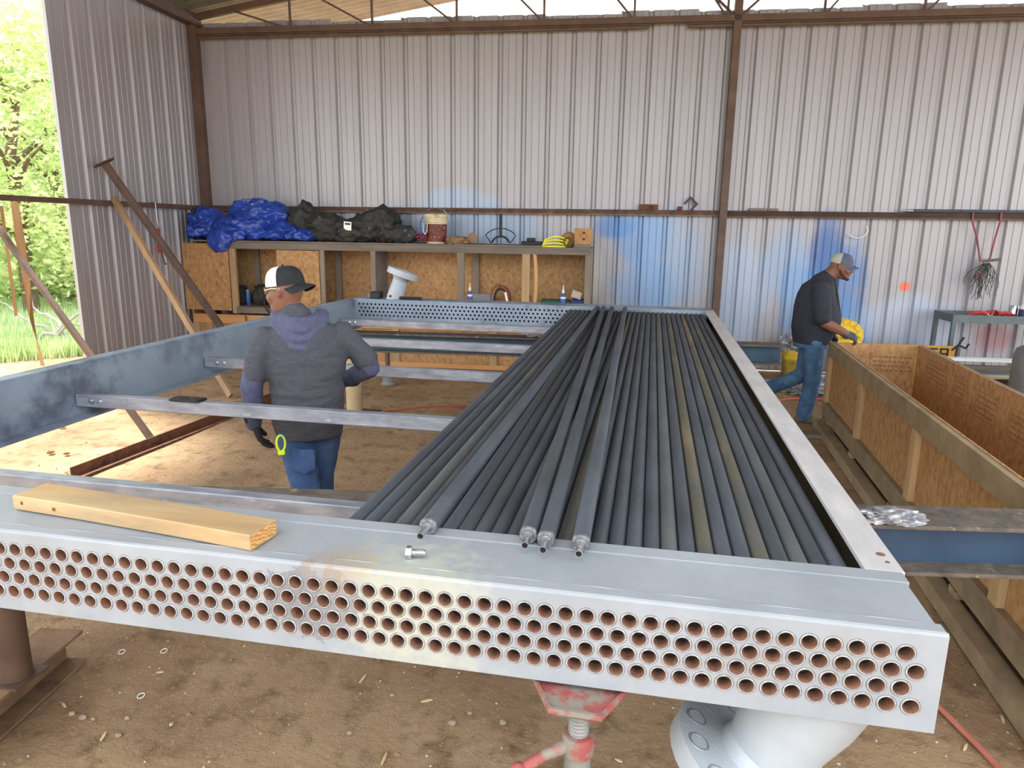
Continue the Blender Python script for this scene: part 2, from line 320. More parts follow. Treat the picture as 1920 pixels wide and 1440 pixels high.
# corrugated sheets (ribs run up the slope), built as one wavy sheet per metre of roof
for k in range(12):
    ya = y1-(k+1)*.985; b = B(MW); pts = []
    for i in range(37):
        yy = ya+.985*i/36; pts.append((yy, .018*math.cos(2*math.pi*i/6)))
    for (xa, xb) in ((-4.47, 3.6), (3.6, 9.8)):
        n = len(pts); b.add([(xa, y, rz(xa)+.04+d) for y, d in pts]+[(xb, y, rz(xb)+.04+d) for y, d in pts], [(i, i+1, n+i+1, n+i) for i in range(n-1)])
    b.build('roof_sheet', ROOFM, ce, smooth=True)
# gable truss: rafter and webs
b = B(MW)
b.beam((-4.0, -.10, rz(-4.0)-.06), (3.58, -.10, rz(3.58)-.06), .06, .09); b.beam((3.58, -.10, rz(3.58)-.06), (9.4, -.10, rz(9.4)-.06), .06, .09)
struct(b.build('trim_10', BROWN), 'brown rafter of the gable end')
b = B(MW)
for k in range(11):
    x = -2.55+k*1.2
    b.beam((x, -.10, 4.66), (x, -.10, rz(x)-.05), .03, .03)
    b.beam((x, -.10, 4.67), (x+(-.9 if x < 3.6 else .9), -.10, rz(x+(-.9 if x < 3.6 else .9))-.06), .025, .025)
for s in (-1, 1): b.beam((3.58, -.10, 4.66), (3.58+s*.5, -.10, 5.1), .03, .03)
struct(b.build('trim_11', BROWN), 'thin steel web bars of the gable truss')
for i, yy in enumerate((-2.6, -5.2, -7.8)):
    b = B(MW); b.beam((-4.0, yy, rz(-4.0)-.1), (3.58, yy, rz(3.58)-.1), .08, .14); b.beam((3.58, yy, rz(3.58)-.1), (9.4, yy, rz(9.4)-.1), .08, .14)
    struct(b.build('trim_%d' % (12+i), BROWN), 'brown roof rafter')
# ================================================================== the tube bundle frame
ex = thing('heat_exchanger_frame', 'large pale grey steel tube bundle frame with perforated header boxes', 'heat exchanger', (-1.75, 2.8, HB-.07))
HOLER = .335*PT
def perforated(b, X0, X1, y, xcol, zrows, rh, seg, holes):
    """vertical plate at Y=y from X0 to X1 with rows of round holes; zrows: list of (zc, xoffset)"""
    for zc, off in zrows:
        z0, z1 = zc-RW/2, zc+RW/2
        cs = [xcol+off-n*PT for n in range(holes)]; cs = [c for c in cs if X0+PT*.6 < c < X1-PT*.45]
        hi = max(cs)+PT/2; lo = min(cs)-PT/2
        b.quad((hi, y, z0), (X1, y, z0), (X1, y, z1), (hi, y, z1)); b.quad((X0, y, z0), (lo, y, z0), (lo, y, z1), (X0, y, z1))
        for c in cs:
            sqp = []; cp = []
            for i in range(seg):
                a = 2*math.pi*(i+.5)/seg; dx, dz = math.cos(a), math.sin(a)
                k = min(PT/2/abs(dx) if abs(dx) > 1e-6 else 9, RW/2/abs(dz) if abs(dz) > 1e-6 else 9)
                sqp.append((c+dx*k, y, zc+dz*k)); cp.append((c+dx*rh, y, zc+dz*rh))
            # keep square corners
            fs = []; vs = cp+sqp; n = seg
            for i in range(n): fs.append((i, (i+1) % n, n+(i+1) % n, n+i))
            for (sx_, sz_) in ((1, 1), (-1, 1), (-1, -1), (1, -1)):
                ang = math.atan2(sz_*RW, sx_*PT) % (2*math.pi); i = int((ang/(2*math.pi)*n)-.5) % n
                vs.append((c+sx_*PT/2, y, zc+sz_*RW/2)); fs.append((n+i, n+(i+1) % n, len(vs)-1))
            b.add(vs, fs)
rows = [(HOLE-k*RW, .5*PT if k % 2 else 0.) for k in range(4)]
zt, zb = rows[0][0]+RW/2, rows[3][0]-RW/2
# front header box
def header_mat():
    m = PALE.copy(); m.name = 'pale_header_paint'; nt = m.node_tree; L = nt.links.new; b = nt.nodes['Principled BSDF']
    src = b.inputs['Base Color'].links[0].from_socket
    g = _n(nt, 'ShaderNodeNewGeometry'); nz = _n(nt, 'ShaderNodeTexNoise'); nz.inputs['Scale'].default_value = 28; nz.inputs['Detail'].default_value = 3; L(g.outputs['Position'], nz.inputs['Vector'])
    def blot(src, c, r, col, k, a=1.0, b_=.45):
        d = _n(nt, 'ShaderNodeVectorMath', operation='DISTANCE'); L(g.outputs['Position'], d.inputs[0]); d.inputs[1].default_value = c
        q = _n(nt, 'ShaderNodeMath', operation='DIVIDE'); L(d.outputs['Value'], q.inputs[0]); q.inputs[1].default_value = r
        s = _n(nt, 'ShaderNodeMath', operation='MULTIPLY_ADD'); L(nz.outputs['Fac'], s.inputs[0]); s.inputs[1].default_value = 1.6; L(q.outputs[0], s.inputs[2])
        mr = _n(nt, 'ShaderNodeMapRange'); mr.inputs[1].default_value = a+.8; mr.inputs[2].default_value = b_+.8; mr.inputs[3].default_value = 0; mr.inputs[4].default_value = k; L(s.outputs[0], mr.inputs[0])
        x = _n(nt, 'ShaderNodeMix', data_type='RGBA'); L(mr.outputs[0], x.inputs[0]); L(src, x.inputs[6]); x.inputs[7].default_value = rgb(col); return x.outputs[2]
    c1 = ony(600, 1130, 0); c2 = ony(545, 1120, 0); c3 = ony(760, 1150, 0); c4 = onz(640, 1050, HT)
    src = blot(src, c3, .22, '#b3b29a', .6); src = blot(src, c1, .13, '#77797c', .8, .75, .68); src = blot(src, c2, .1, '#77797c', .8, .75, .68); src = blot(src, c4, .1, '#a08a72', .5)
    L(src, b.inputs['Base Color']); return m
HDR = header_mat()
b = B(); XLH = XL-.02
perforated(b, XLH, XR, 0., 0., rows, HOLER, 20, 74)
b.quad((XLH, 0, zt), (XR, 0, zt), (XR, 0, HT-.006), (XLH, 0, HT-.006)); b.quad((XLH, 0, HB), (XR, 0, HB), (XR, 0, zb), (XLH, 0, zb))
b.quad((XLH, 0, HT-.006), (XR, 0, HT-.006), (XR, .006, HT), (XLH, .006, HT))
b.box(XLH, XR, .03, .045, HB, HT-.03)   # plug sheet backing edge kept behind the bores
fh = b.build('front_header', HDR, ex)
b = B()
b.box(XLH, XR-.004, .004, .035, HT-.016, HT+.002, .0008); b.box(XLH, XR-.012, .035, .205, HT-.016, HT-.001, .0008); b.box(XLH, XR-.006, .205, DT, HT-.016, HT+.0015, .0008)
b.build('top_plate', HDR, fh)
b = B(); b.tube([(XLH+i*.05, .036, HT-.001) for i in range(74)], [.0035+.001*math.sin(i*1.7) for i in range(74)], 6); b.build('weld_bead', HDR, fh, smooth=True)
for xe in (XR-.02, XLH):
    b = B(); b.box(xe, xe+.02, .002, DT, HB, HT-.018, .001); b.build('end_plate', HDR, fh)
b = B(); b.box(XLH, XR-.02, .01, DT, HB, HB+.016); b.build('bottom_plate', HDR, fh)
b = B(); b.box(XLH+.02, XR-.02, DT-.016, DT, HB+.016, HT-.018); b.build('tube_sheet', BLUEG, fh)
BORE = mat('rusty_bore', '#6a4838', '#8a6049', 60, .75, .1, .2, 120, c3='#4f372d', s3=20)
RING = mat('chamfer_ring', '#bdbbb9', '#8d8682', 90, .5, .2, .1, 90)
b = B(); ns = 20
def circ(r, y): return [(r*math.cos(2*math.pi*i/ns), y, r*math.sin(2*math.pi*i/ns)) for i in range(ns)]
b.cur = 2; b.rings([circ(PT*.437, -.0002), circ(PT*.418, -.0003)], False)  # thin dark ring painted as the shade line around each plug hole
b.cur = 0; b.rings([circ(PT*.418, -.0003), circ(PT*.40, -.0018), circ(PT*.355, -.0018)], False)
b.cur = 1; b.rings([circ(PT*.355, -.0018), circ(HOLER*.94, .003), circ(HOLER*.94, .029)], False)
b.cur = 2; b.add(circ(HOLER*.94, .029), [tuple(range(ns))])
SHADE = mat('painted_hole_shade', '#1c1310', '#2b1c14', 20, .9)  # dark colour painted as depth shade at the ends of bores and tubes
h0 = None
for k, (zc, off) in enumerate(rows):
    for n in range(70):
        x = off-n*PT
        if x > XR-PT*.45 or x < -3.12: continue
        if h0 is None:
            q = B(Matrix.Translation((x, 0, zc))); q.v = [q.m @ v for v in b.v]; q.f = b.f; q.mi = b.mi
            h0 = q.build('plug_hole', [RING, BORE, SHADE], fh, smooth=True, origin=(x, 0, zc))
        else: dup(h0, Vector((x, 0, zc))-LOC[fh.name], fh, (0, random.random()*6, 0))
# rear header with perforated tube sheet facing the tubes
b = B(); perforated(b, XL+.02, XR-.06, YF, 0., rows, PT*.24, 8, 82)
b.quad((XL+.02, YF, zt), (XR-.06, YF, zt), (XR-.06, YF, HT), (XL+.02, YF, HT)); b.quad((XL+.02, YF, HB-.01), (XR-.06, YF, HB-.01), (XR-.06, YF, zb), (XL+.02, YF, zb))
rh = b.build('rear_header', BLUEG, ex)
b = B(); b.box(XL, XR, YF+.016, YF+.25, HB-.01, HB); b.box(XL, XR, YF+.004, YF+.25, HT-.012, HT+.003); b.box(XL, XR, YF+.24, YF+.25, HB, HT-.012); b.box(XL, XL+.012, YF, YF+.25, HB, HT-.012); b.box(XR-.012, XR, YF+.016, YF+.25, HB, HT-.012)
b.build('header_shell', BLUEG, rh)
b = B(); b.box(XL+.03, XR-.03, YF+.012, YF+.014, HB+.005, HT-.02); b.build('hole_shade_sheet', mat('painted_sheet_shade', '#0b0b10', rough=.9, spec=.1), rh)  # black sheet added close behind the holes, painting the shade inside them
# side channels
b = B(); zc0, zc1 = .93, HT
b.prism([(0, 0), (.09, 0), (.09, .012), (.012, .014), (.012, zc1-zc0-.012), (-.085, zc1-zc0-.01), (-.085, zc1-zc0), (0, zc1-zc0)], (XL+.012, DT, zc0), (XL+.012, YF+.1, zc0))
# frame(): x axis is up x z, so mirror to make the foot point inwards
b.v = [Vector((2*(XL+.012)-v.x, v.y, v.z)) for v in b.v]
b.build('side_channel', BLUEG, ex)
FLG = mat('ground_flange', '#b9b6b5', '#cfcbc8', 12, .42, .2, .05, 60, stretch=(1, .3, 1), c3='#8d8786', s3=4, t3=(.6, .75))
b = B(); b.box(-.012, XR+.001, DT+.001, YF+.06, HT-.012, HT+.001, .001); sc_r = b.build('side_channel', FLG, ex)
b = B(); b.box(XR-.014, XR, DT, YF+.06, .93, HT-.0121); b.box(-.02, XR-.014, DT, YF+.06, .93, .942); b.build('channel_web', mat('painted_channel_shade', '#2c2c2c', '#3a3936', 6, .7, .1), sc_r)  # web coloured dark to paint the shade in the gap beside the tubes
_ = sc_r; sc_r['label'] = 'right side channel with ground bright top flange'
for (u, v, r) in ((1651, 1039, .011), (1664, 1054, .006)):
    q = onz(u, v, HT+.0012); b = B(); b.lathe([(r, 0), (r*.9, .0006), (0, .0006)], q, n=16); b.build('bolt_hole', BORE, sc_r)
# cross bars bolted to the left channel
for i, yb in enumerate((.69, 1.815, 2.95, 4.05, 5.16)):
    b = B(); b.box(XL+.03, -.02, yb, yb+.055, .993, 1.06, .004); cb = b.build('cross_bar', GALV, ex)
    for dx in (.10, .155):
        b = B(); b.lathe([(.017, 0), (.017, .002), (.012, .003), (.012, .010), (.008, .012), (0, .012)], (XL+.03+dx, yb+.0005, 1.027), (0, -1, 0), 12); b.build('bolt', STEELB, cb, smooth=True)
for u in (712, 905, 1017):
    q = ony(u, 597+(u-712)*.03, YF-.004); b = B(); b.box(q.x-.02, q.x+.02, YF-.008, YF, q.z-.012, q.z+.03, .002); b.build('lug', BLUEG, ex)
# nozzles
NZ = mat('pale_nozzle_paint', '#a0a4a8', '#acb0b3', 5, .5, .1, .12, 120)
def nozzle(p0, ax, r, length, fr, ft, nb, n=28, k0=1.08, s0=-.06):
    ax = Vector(ax).normalized(); p0 = Vector(p0); b = B()
    b.lathe([(r*k0, s0), (r*(1+(k0-1)*.8), length*.3), (r*(1+(k0-1)*.35), length*.6), (r*.97, length)], p0, ax, n)
    no = b.build('nozzle', NZ, ex, smooth=True)
    b = B(); b.lathe([(r*.97, length-.03), (r*1.12, length+.01), (fr*.62, length+.02), (fr, length+.022), (fr, length+.022+ft), (r*1.3, length+.022+ft), (r*1.28, length+.026+ft), (r*.72, length+.026+ft), (r*.70, length-.05), (0, length-.05)], p0, ax, n)
    fl = b.build('flange', NZ, no, smooth=True)
    x, y, z = frame(ax)
    for k in range(nb):
        a = 2*math.pi*(k+.5)/nb; c = p0+z*(length+.0215)+(x*math.cos(a)+y*math.sin(a))*fr*.80
        b = B(); b.lathe([(fr*.095, 0), (fr*.10, .0015), (fr*.125, .0015), (fr*.13, 0)], c, -z, 16, True); b.build('bolt_hole', GALV, fl)
q0 = ony(738, 556, YF+.12)
nozzle((q0.x, YF+.12, HT-.02), (.32, .10, .95), .08, .25, .165, .06, 8)
nozzle((-.115, .14, HB), (-.40, -.0, -.92), .094, .235, .205, .05, 12, 36, 1.35, -.01)
# ================================================================== finned tubes
TUBG = 'finned tubes of the bundle'
def finned_tube(p0, p1, label, r=.0219, stub=.0):
    p0 = Vector(p0); p1 = Vector(p1); d = (p1-p0).normalized()
    t = thing('finned_tube', label, 'tube', (p0+p1)/2 - Vector((0, 0, r)), TUBG)
    b = B(); L0 = (p1-p0).length
    b.lathe([(r-.003, 0), (r, .004)]+[(r*(1+.006*math.sin(i*1.9)), L0*(i+1)/16) for i in range(15)]+[(r, L0-.004), (r-.003, L0)], p0, d, 18)
    b.build('fin_sleeve', FINS, t, smooth=True)
    if stub:
        b = B(); b.lathe([(r*1.02, .004), (r*1.03, -.002), (r*.95, -.005), (r*.62, -.0055), (r*.55, -.009), (r*.36, -.010)], p0, d, 20); b.build('end_collar', mat('dull_steel', '#8d8b8a', '#6f6e70', 60, .45, .7, .4, 120), t, smooth=True)
    k = stub or .006
    q = B(); q.lathe([(.0088, .002), (.0088, -k-.008), (.0072, -k-.008), (.0072, -k)], p0, d, 14, False); q.cur = 1; q.lathe([(.0072, -k), (.0001, -k)], p0, d, 14, False)
    q.build('bare_end', [STEELB, SHADE], t, smooth=True)
    q = B(); q.lathe([(.0078, -.002), (.0078, .006), (.0001, .006)], p1, d, 12, False); q.build('bare_end', STEELB, t, smooth=True)
    return t
ft0 = finned_tube((-PT, DT+.008, HOLE), (-PT, YF-.008, HOLE), 'dark grey finned tube lying in the flat upper row inside the frame')
def copy_thing(o, dx, label, group=None):
    c = o.copy(); COL.objects.link(c); c.location = Vector(o.location)+Vector(dx); c['label'] = label; LOC[c.name] = c.location.copy()
    for ch in o.children:
        k = ch.copy(); COL.objects.link(k); k.parent = c
        for g in ch.children:
            j = g.copy(); COL.objects.link(j); j.parent = k
    return c
def repaint(t, m):
    for ch in t.children:
        if ch.name.startswith('fin_sleeve'): ch.material_slots[0].link = 'OBJECT'; ch.material_slots[0].material = m
TONE = {7: (FINB, 'tan-stained finned tube in the upper row, eighth from the right channel'), 4: (FINB, 'brownish finned tube in the upper row, fifth from the right channel'), 9: (FINL, 'greyed finned tube in the upper row, tenth from the right channel'), 2: (FINL, 'paler grey finned tube in the upper row, third from the right channel'), 15: (FINB, 'brownish finned tube in the upper row between the loose tubes'), 25: (FINL, 'greyed finned tube in the upper row, fourth from the left edge of the row')}
for n in range(1, 29):
    c_ = copy_thing(ft0, (-n*PT, 0, 0), TONE[n][1] if n in TONE else ft0['label'])
    if n in TONE: repaint(c_, TONE[n][0])
for n in range(0, 29): copy_thing(ft0, (PT/2-n*PT, 0, -RW), 'dark finned tube in the lower row hidden beneath the upper row')
for (ua, va, ub, vb, lb, dz) in ((803, 986, 1122, 574, 'leftmost loose finned tube lying on top with its bright end over the header', .003), (991, 1002, 1136, 571, 'second loose finned tube from the left lying on top, bright end over the header', .003),
                             (1024, 1010, 1151, 571, 'third loose finned tube lying on top, its end touching its left neighbour', .003), (1089, 1017, 1174, 573, 'rightmost loose finned tube lying on top with its bright end over the header', .003)):
    a = onz(ua, va, HT+.0245); c = onz(ub, vb, HOLE+.0455)
    finned_tube(a, Vector((c.x, YF-.02, HOLE+.0455)), lb, stub=.055)
# ================================================================== things on the frame
WOODP = mat('pine_plank', '#b08c5c', '#c4a678', 7, .65, 0, .12, 70, stretch=(.15, 1, 1), c3='#85705a', s3=4, t3=(.52, .74))
pa, pb, pc = onz(27, 957, HT), onz(470, 1036, HT), onz(515, 1006, HT)
d = (pb-pa); d.z = 0; L0 = d.length; d.normalize(); ang = math.atan2(d.y, d.x)
m = Matrix.Translation(pa+Vector((0, 0, .0025))) @ Matrix.Rotation(ang, 4, 'Z'); t = thing('wooden_plank', 'short thick pine plank lying on the front header', 'plank', pa+d*L0/2)
b = B(m); b.rings([[(x, y+c, z) for y, z in ((.003, 0), (.097, 0), (.1, .003), (.1, .037), (.097, .04), (.003, .04), (0, .037), (0, .003))] for x, c in ((0, .0), (L0*.3, .004), (L0*.7, .004), (L0, 0))]); b.build('board', WOODP, t)
ENDG = mat('end_grain', '#c9995a', '#a8743a', 60, .7, kind='wave')
b = B(m); b.box(L0, L0+.001, .004, .096, .003, .037); b.build('end_grain', ENDG, t)
for (x, z) in ((.03, .022), (.14, .02)):
    b = B(m); b.lathe([(.005, 0), (.004, .0008), (0, .0008)], (x, 0, z), (0, -1, 0), 10); b.build('knot', RUST, t)
q = onz(770, 1037, HT+.012); b = B(); m2 = Matrix.Translation(Vector((q.x, q.y, HT+.014))) @ Matrix.Rotation(.12, 4, 'Z')
t = thing('hex_bolt', 'short shiny hex bolt lying on the front header', 'bolt', (q.x, q.y, HT+.002))
b = B(m2); b.lathe([(.0145, -.002), (.0155, 0), (.0155, .010), (.0145, .012)], (-.008, 0, 0), (1, 0, 0), 6); b.build('bolt_head', STEELB, t)
b = B(m2); b.lathe([(.0085, .011)]+[(.0085+(.0006 if i % 2 else -.0004), .014+i*.0015) for i in range(17)]+[(.007, .041)], (-.006, 0, 0), (1, 0, 0), 14); b.build('threaded_shank', STEELB, t, smooth=True)
# phone on the cross bar
q = onz(357, 749, 1.0605); t = thing('smartphone', 'black phone in a case lying on the galvanised cross bar', 'phone', (q.x, 1.84, 1.06))
m = Matrix.Translation(Vector((q.x, 1.842, 1.0605))) @ Matrix.Rotation(-.04, 4, 'Z')
b = B(m); b.box(-.088, .088, -.042, .042, 0, .011, .004); b.build('case', BLACK, t)
b = B(m); b.box(-.080, .080, -.036, .036, .011, .0118); b.build('screen', mat('phone_glass', '#0b0c10', rough=.08), t)
# tools on the rear header
zt2 = HT+.003
q = ony(704, 549, YF+.1); b = B(); b.box(q.x-.05, q.x+.06, YF+.06, YF+.17, zt2, zt2+.07, .008); t = thing('black_case', 'small black box standing on the rear header left of the nozzle', 'box', (q.x, YF+.1, zt2)); b.build('body', BLACK, t)
b = B(); b.tube([(q.x-.055, YF+.1, zt2+.01), (q.x-.075, YF+.1, zt2+.012), (q.x-.075, YF+.1, zt2+.045), (q.x-.055, YF+.1, zt2+.05)], .004); b.build('handle', STEELB, t)
q = onz(780, 551, zt2+.015); t = thing('torch_tool', 'black and red long hand tool lying on the rear header beside the nozzle', 'tool', (q.x, YF+.1, zt2))
b = B(); b.tube([(q.x-.02, YF+.08, zt2+.017), (q.x+.22, YF+.09, zt2+.015)], .014, 10); b.build('handle', BLACK, t, smooth=True)
b = B(); b.tube([(q.x-.16, YF+.10, zt2+.02), (q.x-.1, YF+.06, zt2+.03), (q.x-.02, YF+.08, zt2+.017)], [.02, .026, .013], 10); b.build('head', mat('oxblood_paint', '#5c2a26', '#3a2420', 20, .6), t, smooth=True)
# ================================================================== supports
BTZ = .928
PEEL = mat('peeling_beam_top', '#4c443d', '#6a5e52', 12, .85, 0, .7, 30, c3='#92815f', s3=14, t3=(.62, .66))
BEAMB = mat('blue_beam_paint', '#26384f', '#304860', 3, .55, .1, .1, 50, c3='#2a5a5c', s3=1.3, t3=(.5, .7))
def support_beam(name_label, fa, fb, w, h, ext0, ext1):
    a, c = Vector(fa), Vector(fb); dd = (c-a); dd.z = 0; dd.normalize(); nn = Vector((-dd.y, dd.x, 0)); a = a-nn*w/2; c = c-nn*w/2
    a = a-dd*ext0; c = c+dd*ext1; a.z = c.z = BTZ
    t = thing('support_beam', name_label, 'beam', (a+c)/2-Vector((0, 0, h)))
    up = Vector((0, 0, 1))
    b = B(); b.beam(a-up*.008, c-up*.008, w, .016); b.build('top_flange', PEEL, t, bevel=.003)
    b = B(); b.beam(a-up*(h/2), c-up*(h/2), .012, h-.034); b.build('web', BEAMB, t)
    b = B(); b.beam(a-up*(h-.009), c-up*(h-.009), w, .016); b.build('bottom_flange', PEEL, t, bevel=.003)
    return a, c, dd, nn
b1a, b1b, b1d, b1n = support_beam('blue steel beam with peeling top under the front of the frame', onz(257, 907, BTZ), onz(1920, 954, BTZ), .20, .20, 1.0, .03)
b2a, b2b, b2d, b2n = support_beam('blue and green steel beam under the far part of the frame', onz(680, 619, BTZ), onz(1455, 642, BTZ), .20, .19, .25, .02)
FOIL = mat('crumpled_foil', '#b9b7b9', '#77757a', 30, .5, .5, .3, 50)
def crumple(c, size, seed, sub=4, amp=.25, freq=3., ridged=True, flat=None, m=None):
    bm = bmesh.new(); bmesh.ops.create_icosphere(bm, subdivisions=sub, radius=1)
    vs = []
    for v in bm.verts:
        p = v.co.copy(); n = 0; f = freq; a = 1
        for k in range(4):
            s = noise.noise(p*f+Vector((seed*7.3, seed*3.1, k*5.7))); n += a*((1-abs(s)*2) if ridged else s); f *= 1.9; a *= .52
        q = p*(1+amp*(n-.4))
        q = Vector((q.x*size[0], q.y*size[1], q.z*size[2]))
        if flat is not None and q.z < -flat*size[2]: q.z = -flat*size[2]+(q.z+flat*size[2])*.04
        vs.append(q)
    zmin = min(v.z for v in vs); c = Vector(c)
    mm = m or Matrix()
    b = B(); b.add([mm.to_3x3() @ (v-Vector((0, 0, zmin)))+c for v in vs], [tuple(v.index for v in f.verts) for f in bm.faces]); bm.free(); return b
q = onz(1672, 983, BTZ); mm = Matrix.Rotation(.1, 4, 'Z')
tag(crumple((q.x, q.y+.03, BTZ-.001), (.10, .045, .025), 3, 4, .35, 2.2, True, .7, mm).build('crumpled_foil', FOIL, smooth=True), 'crumpled shiny metal foil lying on the near blue beam', 'foil')
q = onz(1008, 626, BTZ+.03); tag(crumple((q.x, q.y+.03, BTZ-.001), (.12, .06, .045), 5, 4, .4, 2.5, True, .6).build('white_rag', mat('rag_cloth', '#c9bdba', '#a89a98', 20, .9), smooth=True), 'crumpled white rag lying on the far beam beside the tubes', 'rag')
# red jack stand under the front header
q = onz(1082, 1322, .99); cx, cy = q.x, q.y+.07
REDW = mat('worn_red_paint', '#8a4a44', '#a0504a', 14, .7, .1, .2, 60, c3='#857c70', s3=16, t3=(.44, .54))
GREYW = mat('worn_grey_steel', '#77736c', '#8d8a83', 14, .6, .3, .2, 60, c3='#c3bfb2', s3=8, t3=(.6, .68))
t = thing('jack_stand', 'worn red and grey screw jack stand under the front header', 'jack stand', (cx, cy, 0))
b = B(); hx = [(.115*math.cos(math.radians(a)), .115*math.sin(math.radians(a))) for a in (10, 60, 118, 172, 240, 298)]
b.rings([[(cx+x*.9, cy+y*.9, HB-.03) for x, y in hx], [(cx+x, cy+y, HB-.018) for x, y in hx], [(cx+x, cy+y, HB-.006) for x, y in hx], [(cx+x*.93, cy+y*.93, HB-.006) for x, y in hx], [(cx+x*.9, cy+y*.9, HB-.014) for x, y in hx]]); b.build('head_plate', REDW, t)
b = B(); b.box(cx-.05, cx+.05, cy, cy+.06, HB-.02, HB-.001); b.build('saddle', GREYW, t)
b = B(); zs = .80; b.lathe([(.021+(.003 if i % 2 else 0), zs+i*.0045) for i in range(40)], (cx, cy, 0), n=16); b.build('screw', GREYW, t, smooth=True)
b = B(); b.lathe([(.03, .815), (.036, .82), (.038, .845), (.034, .868), (.026, .87)], (cx, cy, 0), n=20); nut = b.build('nut', REDW, t, smooth=True)
b = B(); b.tube([(cx-.02, cy-.01, .843), (cx-.07, cy-.045, .835), (cx-.115, cy-.075, .815)], [.017, .013, .013], 10); b.ball((cx-.122, cy-.08, .812), .021); b.build('handle', REDW, nut, smooth=True)
b = B(); b.lathe([(.030, .25), (.030, .60), (.030, .815)], (cx, cy, 0), n=18); b.build('post', GREYW, t, smooth=True)
for k in range(3):
    a = math.radians(95+120*k); e = Vector((cx+.30*math.cos(a), cy+.30*math.sin(a), .012)); b = B(); b.tube([(cx+.028*math.cos(a), cy+.028*math.sin(a), .5), e], .016, 10); lg = b.build('leg', REDW, t, smooth=True)
    b = B(); b.lathe([(.035, 0), (.035, .008), (.02, .014)], (e.x, e.y, 0), n=14); b.build('foot', GREYW, lg)
# left steel stand on a rusty beam
DKB = mat('dark_brown_steel', '#4a3427', '#5c4232', 6, .7, .1, .2, 50)
qa, qb = onz(155, 1181, .16), onz(0, 1312, .16); dd = (qb-qa).normalized(); nn = Vector((-dd.y, dd.x, 0))
if nn.x > 0: nn = -nn
t = thing('ground_beam', 'rusty steel beam lying on the dirt at the left edge', 'beam', (qa+dd*.5-Vector((0, 0, .16))))
a0 = qa+nn*.10; a1 = qa+dd*1.5+nn*.10
RB = mat('earthy_rust', '#6b4f38', '#85664a', 7, .85, .05, .3, 40, c3='#4f3828', s3=4)
b = B(); b.beam(a0-Vector((0, 0, .007)), a1-Vector((0, 0, .007)), .20, .014); b.build('top_flange', RB, t)
b = B(); b.beam(a0-Vector((0, 0, .08)), a1-Vector((0, 0, .08)), .014, .132); b.build('web', RB, t)
b = B(); b.beam(a0-Vector((0, 0, .153)), a1-Vector((0, 0, .153)), .20, .014); b.build('bottom_flange', RB, t)
q = onz(22, 1292, .16); t = thing('steel_post', 'dark brown steel post standing on the ground beam at the left edge', 'post', (q.x-.05, q.y+.07, .16))
b = B(); b.lathe([(.06, .168), (.06, .93)], (q.x-.05, q.y+.07, 0), n=20); b.build('post_tube', DKB, t, smooth=True)
b = B(); b.box(q.x-.13, q.x+.03, q.y-.01, q.y+.15, .160, .168); b.build('base_plate', DKB, t)
# pipe stand behind the man
q = onz(661, 776, 0); t = thing('pipe_stand', 'pale rusty pipe stand on a steel foot plate under the far beam', 'stand', (q.x, q.y+.06, 0))
PSM = mat('pale_rust_pipe', '#a8906c', '#bba37d', 5, .7, .1, .1, 50, c3='#7d6448', s3=5)
b = B(); b.lathe([(.085, .01), (.085, .735)], (q.x, q.y+.06, 0), n=24); b.build('pipe', PSM, t, smooth=True)
b = B(); b.box(q.x-.16, q.x+.24, q.y-.12, q.y+.2, -.005, .012); b.build('foot_plate', BROWN, t)
q = onz(728, 722, 0); t = thing('dark_stand', 'small dark stand leg with a grey foot near the middle of the floor', 'stand', (q.x, q.y, 0))
b = B(); b.lathe([(.09, 0), (.10, .02), (.075, .05), (.08, .14)], (q.x, q.y, 0), n=16); b.build('foot', GREYW, t, smooth=True)
b = B(); b.lathe([(.03, .14), (.03, .62)], (q.x, q.y, 0), n=12); b.build('post', BROWN, t, smooth=True)
b = B(); b.tube([(q.x+.06*math.cos(a*.524), q.y+.06*math.sin(a*.524), .64+.02*math.cos(a*.524)) for a in range(12)], .012, 6, True); b.build('ring_head', RUST, t, smooth=True)
# angle iron on the floor and leaning bars
def angle_iron(p0, p1, leg, th, up=(0, 0, 1)):
    b = B(); b.prism([(-leg/2, 0), (leg/2, 0), (leg/2, leg), (leg/2-th, leg), (leg/2-th, th), (-leg/2, th)], p0, p1, up); return b
pa, pb = onz(141, 897, .0), onz(470, 768, .0); dd = (pb-pa).normalized()
tag(angle_iron(pa, pb+dd*.5, .085, .01).build('angle_iron', RUST), 'rusty angle iron bar lying on the dirt floor', 'steel bar')
def on_left(u, v, n=.0):
    q = onpl(u, v, MW @ Vector((-4.05+n, 0, 0)), WT); return q
pa = onz(290, 832, .02); pt = on_left(0, 432, .12); pt = pa + (pt-pa)*1.25
b = B(); b.beam(pa, pt, .05, .05, ch=.004); tag(b.build('steel_pole', DKB), 'dark square steel pole leaning across the left opening', 'pole')
